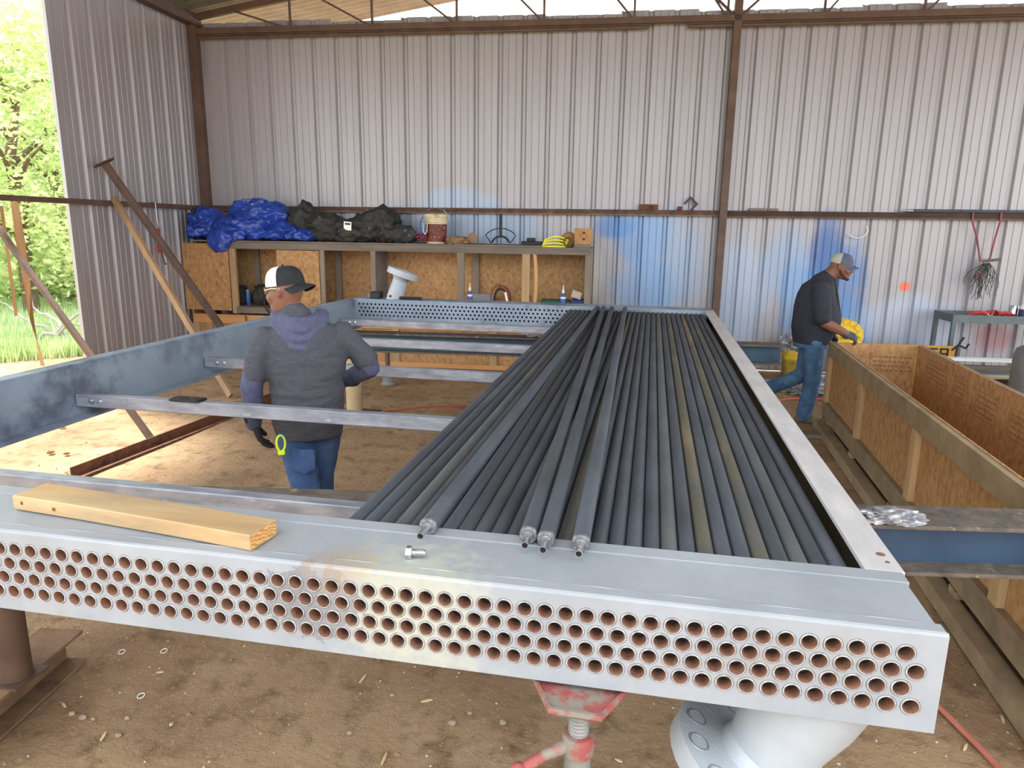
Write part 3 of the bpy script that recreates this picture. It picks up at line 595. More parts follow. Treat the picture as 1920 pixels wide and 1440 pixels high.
# T-headed steel channel and timber leaning on the left wall
top = on_left(196, 306, .10); d1 = ray(415, 612)
foot = onz(470, 700, .02)
m0 = onpl(412, 610, (top+foot)/2, WN); foot = top+(m0-top)*1.55; k = (top.z-.03)/(top.z-foot.z) if foot.z < .03 else 1; foot = top+(foot-top)*k
t = thing('steel_prop', 'brown steel prop with a T head leaning on the left wall', 'prop', foot)
b = B(); dd = (foot-top).normalized(); b.prism([(-.045, -.02), (.045, -.02), (.045, .02), (.037, .02), (.037, -.012), (-.037, -.012), (-.037, .02), (-.045, .02)], top, foot, (1, -1, .5)); b.build('shaft', BROWN, t)
hx, hy, hz = frame(dd, (1, -1, .5)); b = B(); b.prism([(-.10, -.05), (.10, -.05), (.10, -.042), (-.10, -.042)], top-hz*.0+hy*.0, top-hz*.012+hy*0, hy); b.beam(top-hx*.12-hz*.01, top+hx*.12-hz*.01, .09, .012, up=hz); b.build('tee_head', BROWN, t)
top = on_left(214, 372, .10); foot = onz(433, 742, .03)
b = B(); b.beam(foot, top, .045, .09, up=(1, -.4, 0), ch=.003); tag(b.build('leaning_timber', mat('brown_timber', '#84684c', '#987c5e', 8, .75, 0, .2, 60, stretch=(1, 1, .15))), 'brown timber leaning on the left wall beside the steel prop', 'timber')
# red come-along hanging on the left wall girt
q = on_left(297, 440, .082); t = thing('ratchet_hoist', 'red tubular hoist hanging from the left wall girt on a hook', 'hoist', (q.x, q.y, q.z-.35))
b = B(); b.lathe([(.022, -.16), (.028, -.15), (.028, .15), (.02, .16)], q-Vector((0, 0, .08)), n=14); b.build('body', REDP, t, smooth=True)
b = B(); b.tube([q+Vector((0, 0, .08)), q+Vector((.02, 0, .12)), q+Vector((.0, 0, .17)), Vector((q.x, q.y, 2.20)), Vector((q.x-.005, q.y, 2.232)), Vector((q.x-.05, q.y, 2.232)), Vector((q.x-.075, q.y, 2.225))], .007); b.build('hook', STEELB, t, smooth=True)
b = B(); b.tube([q+Vector((.02, 0, -.22)), q+Vector((.04, 0, -.32)), q+Vector((.06, -.0, -.40)), q+Vector((.08, 0, -.38))], .007); b.build('hook', BLACK, t, smooth=True)
# wood stakes hanging/standing left outside
q = on_left(4, 384, .05)
STK = mat('stake_wood', '#86653f', '#9c7a52', 8, .75, stretch=(1, 1, .2))
a = on_left(2, 384, -.02); c = on_left(30, 590, -.25); b = B(); b.beam(a, c, .07, .03, up=(1, 1, 0)); tag(b.build('wooden_stake', STK), 'leftmost brown slat hanging from the rail in the left opening', 'slat', 'slats in the left opening')
a = on_left(27, 378, -.02); m_ = on_left(50, 530, -.05); e = on_left(60, 600, -.08); g = on_left(80, 686, -.1)
b = B(); R = []
pts = [(a, .04, 0), (a.lerp(m_, .5), .045, .1), (m_, .032, .5), (e, .03, 1.5), (e.lerp(g, .5), .03, 2.4), (g, .035, 2.7)]
for p, w, tw in pts:
    x = Vector((math.cos(tw+.2), math.sin(tw+.2), 0)); y = Vector((-x.y, x.x, 0)); R.append([p-x*w-y*.002, p+x*w-y*.002, p+x*w+y*.002, p-x*w+y*.002])
b.rings(R); tag(b.build('hanging_strap', STK, smooth=False), 'twisted brown strap hanging from the rail in the left opening', 'strap')
# small things on the floor
def hose(name, label, cat, pts, r, mt, n=40):
    P = [Vector(p) for p in pts]; out = []
    for i in range(len(P)-1):
        p0, p1, p2, p3 = P[max(i-1, 0)], P[i], P[i+1], P[min(i+2, len(P)-1)]
        for k in range(8):
            t_ = k/8; out.append(.5*((2*p1)+(p2-p0)*t_+(2*p0-5*p1+4*p2-p3)*t_*t_+(3*p1-p0-3*p2+p3)*t_**3))
    out.append(P[-1]); b = B(); b.tube(out, r, 8); return tag(b.build(name, mt, smooth=True), label, cat)
REDH = mat('red_hose', '#a8604c', '#b56c58', 8, .6)
z = lambda u, v: onz(u, v, .012)
hose('red_hose', 'dusty red hose on the dirt at the lower right', 'hose', [z(1700, 1270), z(1765, 1330), z(1800, 1365), z(1845, 1410), z(1900, 1470)], .012, REDH)
hose('electrical_cable', 'thin red cable running over the floor behind the cross bar', 'cable', [onz(690, 776, .004), onz(740, 770, .004), onz(800, 763, .004), onz(900, 761, .004)], .006, mat('red_cord', '#b02a20'))
hose('orange_hose', 'orange hose on the floor behind the walking man', 'hose', [onz(1440, 755, .01), onz(1480, 748, .01), onz(1530, 748, .01), onz(1560, 750, .01)], .012, mat('orange_hose', '#b5532e'))
STONE = mat('stone', '#8d7a64', '#a89680', 15, .9, 0, .3, 40)
for i, (u, v, s) in enumerate(((848, 1355, .02), (943, 1355, .017), (881, 1336, .012), (155, 1345, .02), (135, 1338, .016), (175, 1346, .012), (238, 1345, .012), (222, 1378, .016), (1290, 1360, .03), (735, 1300, .012), (655, 1372, .012))):
    p = onz(u, v, .0); tag(crumple((p.x, p.y, gz(p.x, p.y)-.003), (s, s*.8, s*.6), i, 2, .25, 1.5, False).build('stone', STONE), 'small brown stone lying on the dirt under the front header', 'stone', 'stones on the dirt floor')
WR = mat('white_wire_ring', '#e8e4dc', rough=.5)
for (u, v, lb) in ((228, 1220, 'white wire ring on the dirt nearest the ground beam'), (264, 1302, 'white wire ring on the dirt, nearest to the camera'), (307, 1219, 'white wire ring on the dirt, rightmost of three')):
    p = onz(u, v, .004); b = B(); b.tube([(p.x+.014*math.cos(a*.4), p.y+.014*math.sin(a*.4), gz(p.x, p.y)+.004+.003*math.sin(a*.4)) for a in range(16)], .0018, 6, True); tag(b.build('wire_ring', WR, smooth=True), lb, 'ring', 'white rings on the dirt')
CHIP = mat('wood_chip', '#d8c49a', '#c3a878', 10, .8); LEAF = mat('dry_leaf', '#8d5a38', '#a8704a', 10, .8)
random.seed(12); b = B()
for _ in range(2600):
    if random.random() < .6: x, y = random.uniform(-3.4, 1.3), random.uniform(-.5, 2.0)
    else: x, y = random.uniform(-6.5, -1.2), random.uniform(2.2, 7.4)
    s = random.uniform(.002, .007)*(2.2 if random.random() < .06 else 1); z_ = gz(x, y); b.cur = 0 if random.random() < .8 else 1
    P8 = [(x+s*random.uniform(.6, 1.3)*dx, y+s*random.uniform(.6, 1.3)*dy, z_+s*random.uniform(.3, .9)*(dz+.3)) for dx, dy, dz in ((1, 0, 0), (-1, .2, 0), (0, 1, 0), (.1, -1, 0), (0, 0, 1.2), (0, 0, -1))]
    b.add(P8, [(0, 2, 4), (2, 1, 4), (1, 3, 4), (3, 0, 4), (2, 0, 5), (1, 2, 5), (3, 1, 5), (0, 3, 5)])
g_ = tag(b.build('gravel', [mat('dirt_clod', '#7a6048', '#96795a', 9, .95), mat('pale_grit', '#b5a58c', '#cfc3ae', 9, .9)]), 'scattered clods and grit on the dirt floor', 'gravel'); g_['kind'] = 'stuff'
for i, (u, v, l) in enumerate(((300, 1262, .03), (194, 1380, .05), (120, 1322, .04), (1880, 1346, .05), (1810, 1402, .05), (800, 1312, .05), (680, 1270, .06), (720, 1420, .06), (1160, 1425, .03), (560, 800, .06))):
    p = onz(u, v, .0); a = random.random()*3; b = B(Matrix.Translation((p.x, p.y, gz(p.x, p.y)+.003)) @ Matrix.Rotation(a, 4, 'Z')); b.rings([[(-l/2, -.003, 0), (-l/2, .003, 0), (-l/2, .003, .004), (-l/2, -.003, .003)], [(0, -.006, 0), (0, .006, .001), (0, .005, .005), (0, -.005, .005)], [(l/2, -.002, 0), (l/2, .003, .002), (l/2, .002, .005), (l/2, -.002, .004)]])
    tag(b.build('wood_chip', CHIP), 'pale splinter of wood lying loose on the dirt', 'chip', 'wood splinters on the dirt')
for i, (u, v, l) in enumerate(((117, 802, .09), (96, 850, .07), (127, 888, .06), (125, 852, .05), (80, 810, .05))):
    p = onz(u, v, .0); b = B(Matrix.Translation((p.x, p.y, gz(p.x, p.y)+.004)) @ Matrix.Rotation(i*1.3, 4, 'Z'))
    R = [[(l*(k/5-.5), -w, .03*abs(k/5-.5)+.02*w/.03), (l*(k/5-.5), 0, .02*abs(k/5-.5)), (l*(k/5-.5), w, .03*abs(k/5-.5)+.025*w/.03)] for k, w in enumerate((.002, .018, .027, .026, .016, .002))]
    b.rings(R, False, False); tag(b.build('dry_leaf', LEAF, smooth=True), 'curled dry brown leaf on the sunlit dirt at left', 'leaf', 'dry leaves on the sunlit dirt')
# ================================================================== workbench with cubbyholes along the back wall
BN = -.75; T0, T1 = -4.02, 1.80
bench = thing('storage_bench', 'long lumber and OSB cubbyhole bench along the back wall', 'bench', sp((T0+T1)/2, -.4, 0))
def bx(name, mt, x0, x1, y0, y1, z0, z1, parent=bench, ch=0.): 
    b = B(MW); b.box(x0, x1, y0, y1, z0, z1, ch); return b.build(name, mt, parent)
GREYL = LUMX
bx('top_board', GREYL, T0+.1, 1.15, BN-.02, -.12, 1.715, 1.735); bx('top_rail', GREYL, T0+.5, T1+.02, BN-.005, BN+.035, 1.62, 1.712); bx('top_board', GREYL, 1.15, T1+.03, BN-.01, -.12, 1.700, 1.714)
X = lambda u, v=500: shop(u, v, BN)[0]
zs = .79
bx('back_panel', OSB, T0, T1, -.14, -.13, zs, 1.70)
bx('shelf', OSB, T0, T1, BN+.02, -.15, zs-.02, zs)
for (ua, ub, mt) in ((431, 442, LUMV), (600, 608, GREYV), (695, 704, GREYV), (857, 870, GREYV), (979, 993, LUMV), (1097, 1107, GREYV)):
    bx('upright', mt, X(ua), X(ub), BN, BN+.045, zs-.1, 1.62)
for u in (872, 600, 440): bx('rear_upright', GREYV, X(u), X(u)+.09, -.19, -.145, zs, 1.69)
DIVM = mat('grey_divider', '#6b6460', '#857d76', 5, .75, 0, .1, 40)
bx('divider', DIVM, X(700)-.012, X(700)+.012, BN+.05, -.145, zs, 1.69)
bx('end_panel', DIVM, X(1103), X(1103)+.02, BN+.05, -.145, zs, 1.69)
bx('end_panel', OSB, T0-.0, T0+.02, BN+.03, -.145, 0.02, 1.69)
bx('door_panel', OSB, X(345), X(430), BN-.018, BN-.003, .73, 1.69); bx('door_panel', OSB, X(520), X(599), BN-.012, BN-.002, .70, 1.61)
bx('lower_rail', LUMX, X(442)-.02, X(600), BN-.02, BN+.02, .70, .79)
# lower box
bx('lower_panel', OSB, T0+.06, T1-.1, BN+.02, BN+.035, .02, .67)
bx('lower_rail', mat('orange_pine', '#b9824a', '#cc955a', 8, .7, stretch=(.15, 1, 1)), T0+.04, X(460, 595), BN-.02, BN+.018, .54, .67); bx('lower_rail', MATS['orange_pine'], X(466, 595), T1-.05, BN-.02, BN+.018, .54, .67); 
bx('bottom_rail', MATS['orange_pine'], T0+.04, T1-.05, BN-.02, BN+.018, .0, .07)
for u in (372, 395, 560, 742, 925, 1070): bx('stud', LUMV, X(u, 640)-.05, X(u, 640)+.05, BN-.018, BN+.018, .071, .538)
b = B(MW); xx = X(1003); R = [[(xx-.03+.035*math.sin(k/8*3.1)-(.02 if k > 6 else 0), BN+.02+y, zs+k*.105+.005) if False else (xx-.035+.03*math.sin(k/8*3.1)+dx, BN+.02+y, zs+.003+k*.108) for dx, y in ((0, 0), (.045, 0), (.045, .03), (0, .03))] for k in range(9)]
b.rings(R); tag(b.build('bowed_board', mat('tan_board', '#b58a56', '#c79c68', 8, .7, stretch=(1, 1, .15))), 'bowed tan board standing inside the bench beside an upright', 'board')
# ---- things on top of the bench
ZB = 1.7365
def BPt(u, v, n): x, z = shop(u, v, n); return sp(x, n, z)
TARP = mat('blue_tarp', '#1b3688', '#2646a2', 5, .3, 0, .35, 22, c3='#3459b8', s3=9, t3=(.6, .72))
def bp(u, n, z): x, _ = shop(u, 440, n); return sp(x, n, z)
def tarp(name, label, parts, mt, seed, cat='tarp', vox=.016, amp=.05):
    """several crumpled lumps fused into one cloth heap"""
    vs = []; b = B()
    for i, (u, n, zc, sx_, sy_, sz_) in enumerate(parts):
        c = crumple((0, 0, 0), (sx_, sy_, sz_), seed+i*1.7, 4, .32, 1.5, True, None); p = bp(u, n, zc); zz = min(v.z for v in c.v); zm = max(v.z for v in c.v)
        c.v = [v+p-Vector((0, 0, (zz+zm)/2)) for v in c.v]; b.add(c.v, c.f)
    b.v = [Vector((v.x, v.y, max(v.z, ZB))) if (W0-v).dot(WN) < -BN else v for v in b.v]
    me = fuse(b, vox, 2); p = Vector((0, 0, 0)); me2 = B(); me2.v = me[0]; me2.f = me[1]; me2.mi = [0]*len(me[1])
    nv = []
    for v in me2.v:
        k = 0; f = 6.; a = 1
        for j in range(3): k += a*(1-2*abs(noise.noise(v*f+Vector((seed, j*3.3, 1))))); f *= 2.1; a *= .5
        nv.append(v+Vector((noise.noise(v*4), noise.noise(v*4+Vector((9, 0, 0))), 1)).normalized()*amp*.6*(k-.5))
    nv = [v+WT*max(0, -3.93-(v-W0).dot(WT)) for v in nv]
    me2.v = [Vector((v.x, v.y, max(v.z, ZB))) if (W0-v).dot(WN) < -BN+.0 else v for v in nv]
    return tag(me2.build(name, mt, smooth=True, auto=False), label, cat)
def fuse(b, vox, sm=2):
    me = bpy.data.meshes.new('t'); me.from_pydata(b.v, [], b.f); o = bpy.data.objects.new('t', me); COL.objects.link(o)
    r = o.modifiers.new('r', 'REMESH'); r.mode = 'VOXEL'; r.voxel_size = vox
    if sm: s = o.modifiers.new('s', 'SMOOTH'); s.iterations = sm*2; s.factor = .5
    dg = bpy.context.evaluated_depsgraph_get(); ev = o.evaluated_get(dg); m2 = ev.to_mesh()
    out = ([v.co.copy() for v in m2.vertices], [tuple(p.vertices) for p in m2.polygons]); ev.to_mesh_clear()
    bpy.data.objects.remove(o); bpy.data.meshes.remove(me); return out
tarp('blue_tarp', 'crumpled blue tarp hanging over the left corner of the bench', [(385, -.5, 1.95, .26, .25, .19), (362, -.6, 1.83, .18, .2, .10), (440, -.62, 1.86, .28, .18, .15), (408, -.80, 1.71, .14, .05, .13), (375, -.45, 1.8, .2, .2, .08)], TARP, 2)
tarp('blue_tarp', 'folded blue tarp bundle on the bench beside the black canvas', [(490, -.4, 2.06, .38, .22, .20), (475, -.45, 1.9, .34, .25, .18), (530, -.5, 1.85, .34, .22, .13), (500, -.55, 1.80, .36, .18, .07), (570, -.62, 1.79, .16, .12, .09)], TARP, 11)
CANV = mat('black_canvas', '#212122', '#2f2e2c', 7, .7, 0, .3, 40, c3='#3a382f', s3=4, t3=(.5, .7))
cv = tarp('black_canvas', 'heap of black canvas with grommets and a white tag on the bench', [(570, -.45, 1.98, .17, .18, .24), (610, -.5, 1.92, .28, .2, .16), (660, -.55, 1.86, .32, .2, .14), (715, -.5, 1.98, .24, .2, .20), (745, -.6, 1.83, .24, .16, .11), (640, -.6, 1.80, .45, .13, .07), (680, -.5, 1.97, .16, .1, .12)], CANV, 23)
b = B(); q = BPt(652, 424, -.80); TX = WT*.055; b.quad(q-TX+Vector((0, 0, .065)), q+TX+Vector((0, 0, .055)), q+TX*.9-Vector((0, 0, .06)), q-TX*1.1-Vector((0, 0, .05))); b.quad(q-TX*.7+Vector((0, 0, .045))-WN*.001, q+TX*.7+Vector((0, 0, .04))-WN*.001, q+TX*.7+Vector((0, 0, .015))-WN*.001, q-TX*.7+Vector((0, 0, .018))-WN*.001)
b.mi = [0, 1]; b.build('tag', [WHITEP, BLACK], cv)['label'] = 'white tag with black print'
for (u, v) in ((600, 408), (690, 393), (694, 428), (761, 432), (768, 441)):
    q = BPt(u, v, -.79 if v > 400 else -.68); b = B(); b.lathe([(.014, 0), (.018, .004), (.02, .0), (.014, 0)], q, -WN, 12, False); b.build('grommet', STEELB, cv, smooth=True)
# bucket
def bucket(x, n, z0, r, h, label, bodym, bandm, tilt=0, fac=.78):
    p = sp(x, n, z0); t = thing('plastic_bucket', label, 'bucket', p)
    b = B(); b.lathe([(r*.86, 0), (r*.88, .005), (r*.94, h*.62), (r*.96, h*.70), (r*1.03, h*.71), (r*1.03, h*.78), (r*.98, h*.79), (r*1.0, h*.88), (r*1.05, h*.885), (r*1.05, h*.97), (r*1.02, h), (r*.97, h), (r*.95, h*.9), (r*.85, .03), (0, .03)], p, n=28); b.build('body', bodym, t, smooth=True)
    b = B(); b.lathe([(r*.89+.001, h*.06), (r*.945+.002, h*.66)], p, n=28, cap=False); b.build('printed_band', bandm, t, smooth=True)
    b = B(); pts = [p+WT*(r*1.05*math.cos(a))+Vector((0, 0, h*.9+.5*r*1.6*math.sin(a)))-WN*(.25*r*math.sin(a)) for a in [math.pi*i/14 for i in range(15)]]; b.tube(pts, .0025, 6); b.build('wire_handle', STEELB, t, smooth=True)
    return t
x, z_ = shop(818, 420, -.55)
bucket(x, -.55, ZB, .155, .40, 'dirty cream bucket with dark fiery printed label on the bench', mat('dirty_cream_plastic', '#c9b892', '#d8caa8', 6, .6, c3='#6b5238', s3=5, t3=(.58, .75)), mat('fiery_print', '#3a1d16', '#7d2e1c', 16, .5, c3='#d88a4a', s3=14, t3=(.58, .68)))
# rope and clips beside it
RP1 = mat('purple_rope', '#5d2350', '#8d2c38', 30, .7); 
x, _ = shop(790, 440, -.66); b = B(); pts = []
for i in range(70): a = i*.55; rr = .07+.015*math.sin(i*.37); pts.append(sp(x+rr*math.cos(a), -.66+.45*rr*math.sin(a), ZB+.02+.07*abs(math.sin(i*.21))+.0008*i))
b.tube(pts, .008, 6); tag(b.build('rope_bundle', RP1, smooth=True), 'tangled purple and red rope bundle beside the bucket', 'rope')
x, _ = shop(793, 410, -.73); b = B(); b.tube([sp(x, -.73, ZB+.36), sp(x-.035, -.73, ZB+.30), sp(x-.04, -.73, ZB+.2), sp(x-.02, -.735, ZB+.12)], .009, 8); b.cur = 1; b.tube([sp(x+.03*math.cos(a*.52)+.03, -.735, ZB+.22+.09*math.sin(a*.52)) for a in range(12)], .005, 6, True)
tag(b.build('carabiner_strap', [TARP, STEELB], smooth=True), 'blue cord with steel carabiner hanging on the bucket side', 'carabiner')
LEA = mat('tan_leather', '#7d5a3e', '#9a785a', 10, .8, 0, .3, 30)
x, _ = shop(858, 440, -.6); p = sp(x, -.6, ZB-.001); tag(crumple(p, (.14, .09, .055), 31, 4, .3, 1.7, True, .7).build('work_glove', LEA, smooth=True), 'crumpled brown work glove lying right of the bucket', 'glove')
x, _ = shop(883, 440, -.6); p = sp(x, -.6, ZB)
t = thing('sanding_disc', 'brown sanding disc leaning beside the crumpled glove', 'disc', p); b = B(); b.lathe([(.0, 0), (.072, 0), (.072, .012), (0, .012)], p+Vector((.02, 0, .083)), Vector((.55, -.8, .25)), 20); b.build('disc', LEA, t, smooth=True); b = B(); b.tube([p+Vector((-.1, 0, .01)), p+Vector((-.05, 0, .06)), p+Vector((.02, 0, .08))], .012, 8); b.build('arbor', STEELB, t, smooth=True)
# hose hanger bracket
x, _ = shop(939, 420, -.35); p = sp(x, -.35, ZB); t = thing('hose_hanger', 'black metal hanger bracket with an arched wire standing on the bench', 'bracket', p)
def arc(r0, z0, a0, a1, k=16): return [sp(x+r0*math.sin(a0+(a1-a0)*i/k), -.35, ZB+z0+r0*math.cos(a0+(a1-a0)*i/k)) for i in range(k+1)]
b = B(MW); b.box(x-.022, x+.022, -.36, -.35, ZB+.09, ZB+.42); b.build('strap_bar', BLACK, t)
b = B(); b.tube(arc(.29, -.07, -.85, .85)+[sp(x+.13, -.35, ZB+.01)], .007, 6); b.tube([arc(.29, -.07, -.85, .85)[0], sp(x-.13, -.35, ZB+.01)], .007, 6); b.build('arched_wire', BLACK, t, smooth=True)
b = B(); pts = arc(.13, -.02, -1.25, 1.25); b.tube(pts, .014, 6); b.build('saddle', BLACK, t, smooth=True)
x, _ = shop(1000, 440, -.5); p = sp(x, -.5, ZB); t = thing('black_plate', 'flat black block with a knob on the bench', 'block', p); b = B(MW); b.box(x-.16, x+.13, -.56, -.44, ZB, ZB+.05, .006); b.build('base', BLACK, t); b = B(MW); b.box(x-.09, x+.03, -.53, -.47, ZB+.05, ZB+.095, .006); b.build('knob', BLACK, t)
# yellow strap roll
x, _ = shop(1040, 445, -.6); p = sp(x, -.6, 1.7145); t = thing('yellow_strap', 'bright yellow lifting strap folded on the bench end', 'strap', p); YS = mat('yellow_webbing', '#d6cf1e', '#e4de3c', 30, .7)
for i in range(4):
    b = B(); pts = [sp(x-.17+.10*i*.1+.33*k/10, -.62+.01*i, 1.715+.012+.024*i+.02*i*math.sin(k/10*3.1)) for k in range(11)]
    R = [[q-WN*.05-Vector((0, 0, .011)), q-WN*.05+Vector((0, 0, .011)), q+WN*.05+Vector((0, 0, .011)), q+WN*.05-Vector((0, 0, .011))] for q in pts]; b.rings(R); b.build('fold', YS, t)
x, _ = shop(1066, 437, -.68); b = B(); b.tube([sp(x+.055*math.cos(a*.4), -.70+.01*math.sin(a*.4), 1.7145+.075+.06*math.sin(a*.4)) for a in range(16)], .012, 8, True); tag(b.build('tape_ring', mat('brown_tape', '#5a4222'), smooth=True), 'brown ring of tape leaning on the cardboard boxes', 'tape')
# boxes
x, _ = shop(1094, 430, -.6); p = sp(x, -.6, 1.7145); t = thing('cardboard_box', 'cardboard box printed with a black diamond mark on the bench end', 'box', p)
b = B(MW); b.box(x-.115, x+.115, -.66, -.46, 1.76, 1.97, .003); b.build('box', CARD, t); b = B(MW); b.box(x-.12, x+.10, -.665, -.455, 1.7145, 1.76); b.build('tray', mat('grey_tray', '#6f665e'), t)
b = B(MW); cz = 1.87; r = .062; y = -.6615
for s in (1, -1): b.add([(x+.01, y, cz+s*r), (x+.01-.026, y, cz+s*(r-.032)), (x+.01+.026, y, cz+s*(r-.032))], [(0, 1, 2)])
for (a, c) in (((0, r), (r*.8, 0)), ((r*.8, 0), (0, -r)), ((0, -r), (-r*.8, 0)), ((-r*.8, 0), (0, r))):
    b.beam((x+.01+a[0], y, cz+a[1]), (x+.01+c[0], y, cz+c[1]), .002, .004, up=(0, 1, 0))
b.build('diamond_mark', BLACK, t)
x, _ = shop(1066, 425, -.45); tag(crumple(sp(x, -.42, 1.7140), (.13, .10, .11), 41, 3, .12, 1.3, False, .9).build('paper_bag', CARD, smooth=False), 'crumpled brown paper bag beside the diamond box', 'bag')
# ---- things inside the cubbyholes (shelf at zs)
x, z_ = shop(466, 560, -.62); p = sp(x, -.62, zs); t = thing('blue_tumbler', 'tall blue tumbler with a silver rim inside the bench', 'tumbler', p)
b = B(); b.lathe([(.028, 0), (.03, .005), (.037, .19), (.037, .215)], p, n=20); b.build('body', mat('blue_tumbler', '#3a6ea5', rough=.3, metal=.4), t, smooth=True); b = B(); b.lathe([(.037, .215), (.039, .218), (.039, .235), (.03, .24)], p, n=20); b.build('lid', STEELB, t, smooth=True)
b = B()
for i, (u, n, s) in enumerate(((455, -.45, (.09, .1, .14)), (492, -.5, (.12, .1, .16)))):
    x, _ = shop(u, 560, n); tag(crumple(sp(x, n, zs-.001), s, 50+i, 3, .3, 1.6, True, .8).build('black_bag', CANV, smooth=True), ('small black bag in the bench left of the tumbler', 'larger black bag in the bench behind the tumbler')[i], 'bag')
# hand wheel in front of the bench
x, z_ = shop(508, 567, -.85); p = sp(x, -.85, z_); t = thing('hand_wheel', 'black spoked hand wheel hanging at the bench front behind the man', 'wheel', sp(x, -.85, z_-.16))
b = B(); b.tube([p+WT*(.10*math.cos(a*.262))+Vector((0, 0, .16*math.sin(a*.262))) for a in range(24)], .011, 8, True); b.build('rim', BLACK, t, smooth=True)
for k in range(5):
    a = k*1.2566+.3; b = B(); b.tube([p, p+WT*(.10*math.cos(a))+Vector((0, 0, .16*math.sin(a)))], .007, 6); b.build('spoke', BLACK, t)
b = B(); b.cyl(p-WN*.02, p+WN*.12, .02, n=12); b.build('hub', BLACK, t, smooth=True)
def spray_bottle(u, label, n=-.68):
    x, _ = shop(u, 550, n); p = sp(x, n, zs); t = thing('squeeze_bottle', label, 'bottle', p)
    b = B(); b.lathe([(.036, 0), (.039, .01), (.039, .24), (.034, .28), (.014, .31)], p, n=18); b.build('body', mat('blue_bottle', '#39508d', '#4a62a0', 6, .4), t, smooth=True)
    b = B(); b.lathe([(.018, .31), (.018, .35), (.010, .36), (.005, .42)], p, n=14); b.build('nozzle', WHITEP, t, smooth=True)
    b = B(); b.lathe([(.0395, .235), (.0395, .262)], p, n=18, cap=False); b.build('band', WHITEP, t, smooth=True)
spray_bottle(881, 'blue squeeze bottle with white tip beside the middle upright'); spray_bottle(1056, 'blue squeeze bottle with white tip near the right end of the bench')
x, _ = shop(905, 550, -.35); p = sp(x, -.35, zs); b = B(MW); b.box(x-.18, x+.18, -.36, -.33, zs, zs+.24, .003); tag(b.build('grey_sheet', mat('grey_sheet', '#8b8f94', '#9a9da2', 6, .5, .4)), 'grey metal sheet leaning inside the bench', 'sheet')
x, _ = shop(936, 545, -.6); t = thing('tool_coil', 'orange and black hose coil inside the bench', 'hose', sp(x, -.6, zs))
for k, (r_, mt) in enumerate(((.19, mat('orange_rubber', '#8a4a34')), (.16, BLACK), (.18, MATS['orange_rubber']))):
    b = B(); b.tube([sp(x+.62*r_*math.cos(a*.262)+.02*k, -.6+.03*k, zs+r_+.015+r_*math.sin(a*.262)) for a in range(24)], .013, 8, True); b.build('coil', mt, t, smooth=True)
x, _ = shop(948, 550, -.66); b = B(); b.beam(sp(x, -.66, zs+.30), sp(x+.07, -.68, zs+.01), .02, .03); tag(b.build('pry_bar', STEELB), 'short shiny bar leaning against the hose coil', 'bar')
x, _ = shop(962, 552, -.62); tag(crumple(sp(x, -.62, zs-.001), (.06, .05, .10), 61, 3, .2, 1.5, False, .8).build('yellow_tool_pouch', YEL, smooth=True), 'yellow and black pouch behind the shiny bar', 'pouch')
x, _ = shop(1018, 555, -.6); b = B(MW); b.box(x-.02, x+.38, -.62, -.4, zs, zs+.20, .004); tag(b.build('green_box', mat('green_box', '#1f5a48')), 'dark green box inside the right cubbyhole', 'box')
x, _ = shop(1077, 545, -.5); b = B(MW); b.box(x-.02, x+.14, -.75+.06, -.45, zs, zs+.22, .004); tag(b.build('blue_box', mat('blue_box', '#1d2f6e')), 'dark blue box at the right end of the cubbyhole', 'box')
b = B(MW @ Matrix.Translation((x+.02, -.6, zs+.223)) @ Matrix.Rotation(.3, 4, 'Y')); b.box(-.07, .07, -.05, .05, 0.02, .12, .003); tag(b.build('white_carton', mat('white_carton', '#c9b8a8', '#b09a8a', 9, .8)), 'small tilted whitish carton on the dark blue box', 'carton')
# box at the foot of the left wall
p = onz(340, 628, 0); b = B(MW @ Matrix.Translation(MW.inverted() @ Vector((p.x, p.y, 0)))); b.box(-.14, .14, -.1, .12, -.01, .26, .004); tag(b.build('paper_carton', mat('pale_carton', '#a8a28a', '#8d8870', 7, .85)), 'pale carton on the floor behind the leaning timber', 'carton')
# ---- things on the wall girt
ZG = 2.2355
x, _ = shop(1217, 386, -.07); t = thing('pipe_block', 'rusty steel block with a pipe hole on the girt', 'block', sp(x, -.07, ZG)); b = B(MW); b.box(x-.14, x+.12, -.10, -.05, ZG, ZG+.075, .004); b.build('block', RUST, t)
b = B(); b.lathe([(.022, 0), (.024, .02), (.014, .02), (.014, .0)], sp(x+.03, -.10, ZG+.035), -WN, 14, False); b.build('hole_rim', BLACK, t, smooth=True)
x, _ = shop(1275, 388, -.07); b = B(MW); b.box(x-.035, x+.03, -.10, -.05, ZG, ZG+.05, .008); tag(b.build('red_fitting', mat('dark_red_paint', '#5c2426')), 'small dark red fitting on the girt', 'fitting')
x, _ = shop(1295, 383, -.07); t = thing('beam_clamp', 'dark clamp tilted on the girt near the middle column', 'clamp', sp(x, -.07, ZG)); b = B(MW @ Matrix.Translation((x, -.075, ZG+.085)) @ Matrix.Rotation(.75, 4, 'Y'))
for q in ((-.075, .075, -.02, .02, .045, .07), (-.075, -.05, -.02, .02, -.06, .045), (.05, .075, -.02, .02, -.06, .045)): b.box(*q)
b.build('jaw', mat('dark_purple_steel', '#3a2f3c'), t)
for i, (u, w) in enumerate(((1420, .11), (1449, .07))):
    x, _ = shop(u, 389, -.07); b = B(MW); b.box(x-w, x+w, -.10, -.06, ZG, ZG+.035, .002); tag(b.build('wood_offcut', LUMX), ('longer wooden offcut on the girt right of the column', 'shorter wooden offcut on the girt right of the column')[i], 'wood block', 'offcuts on the girt')
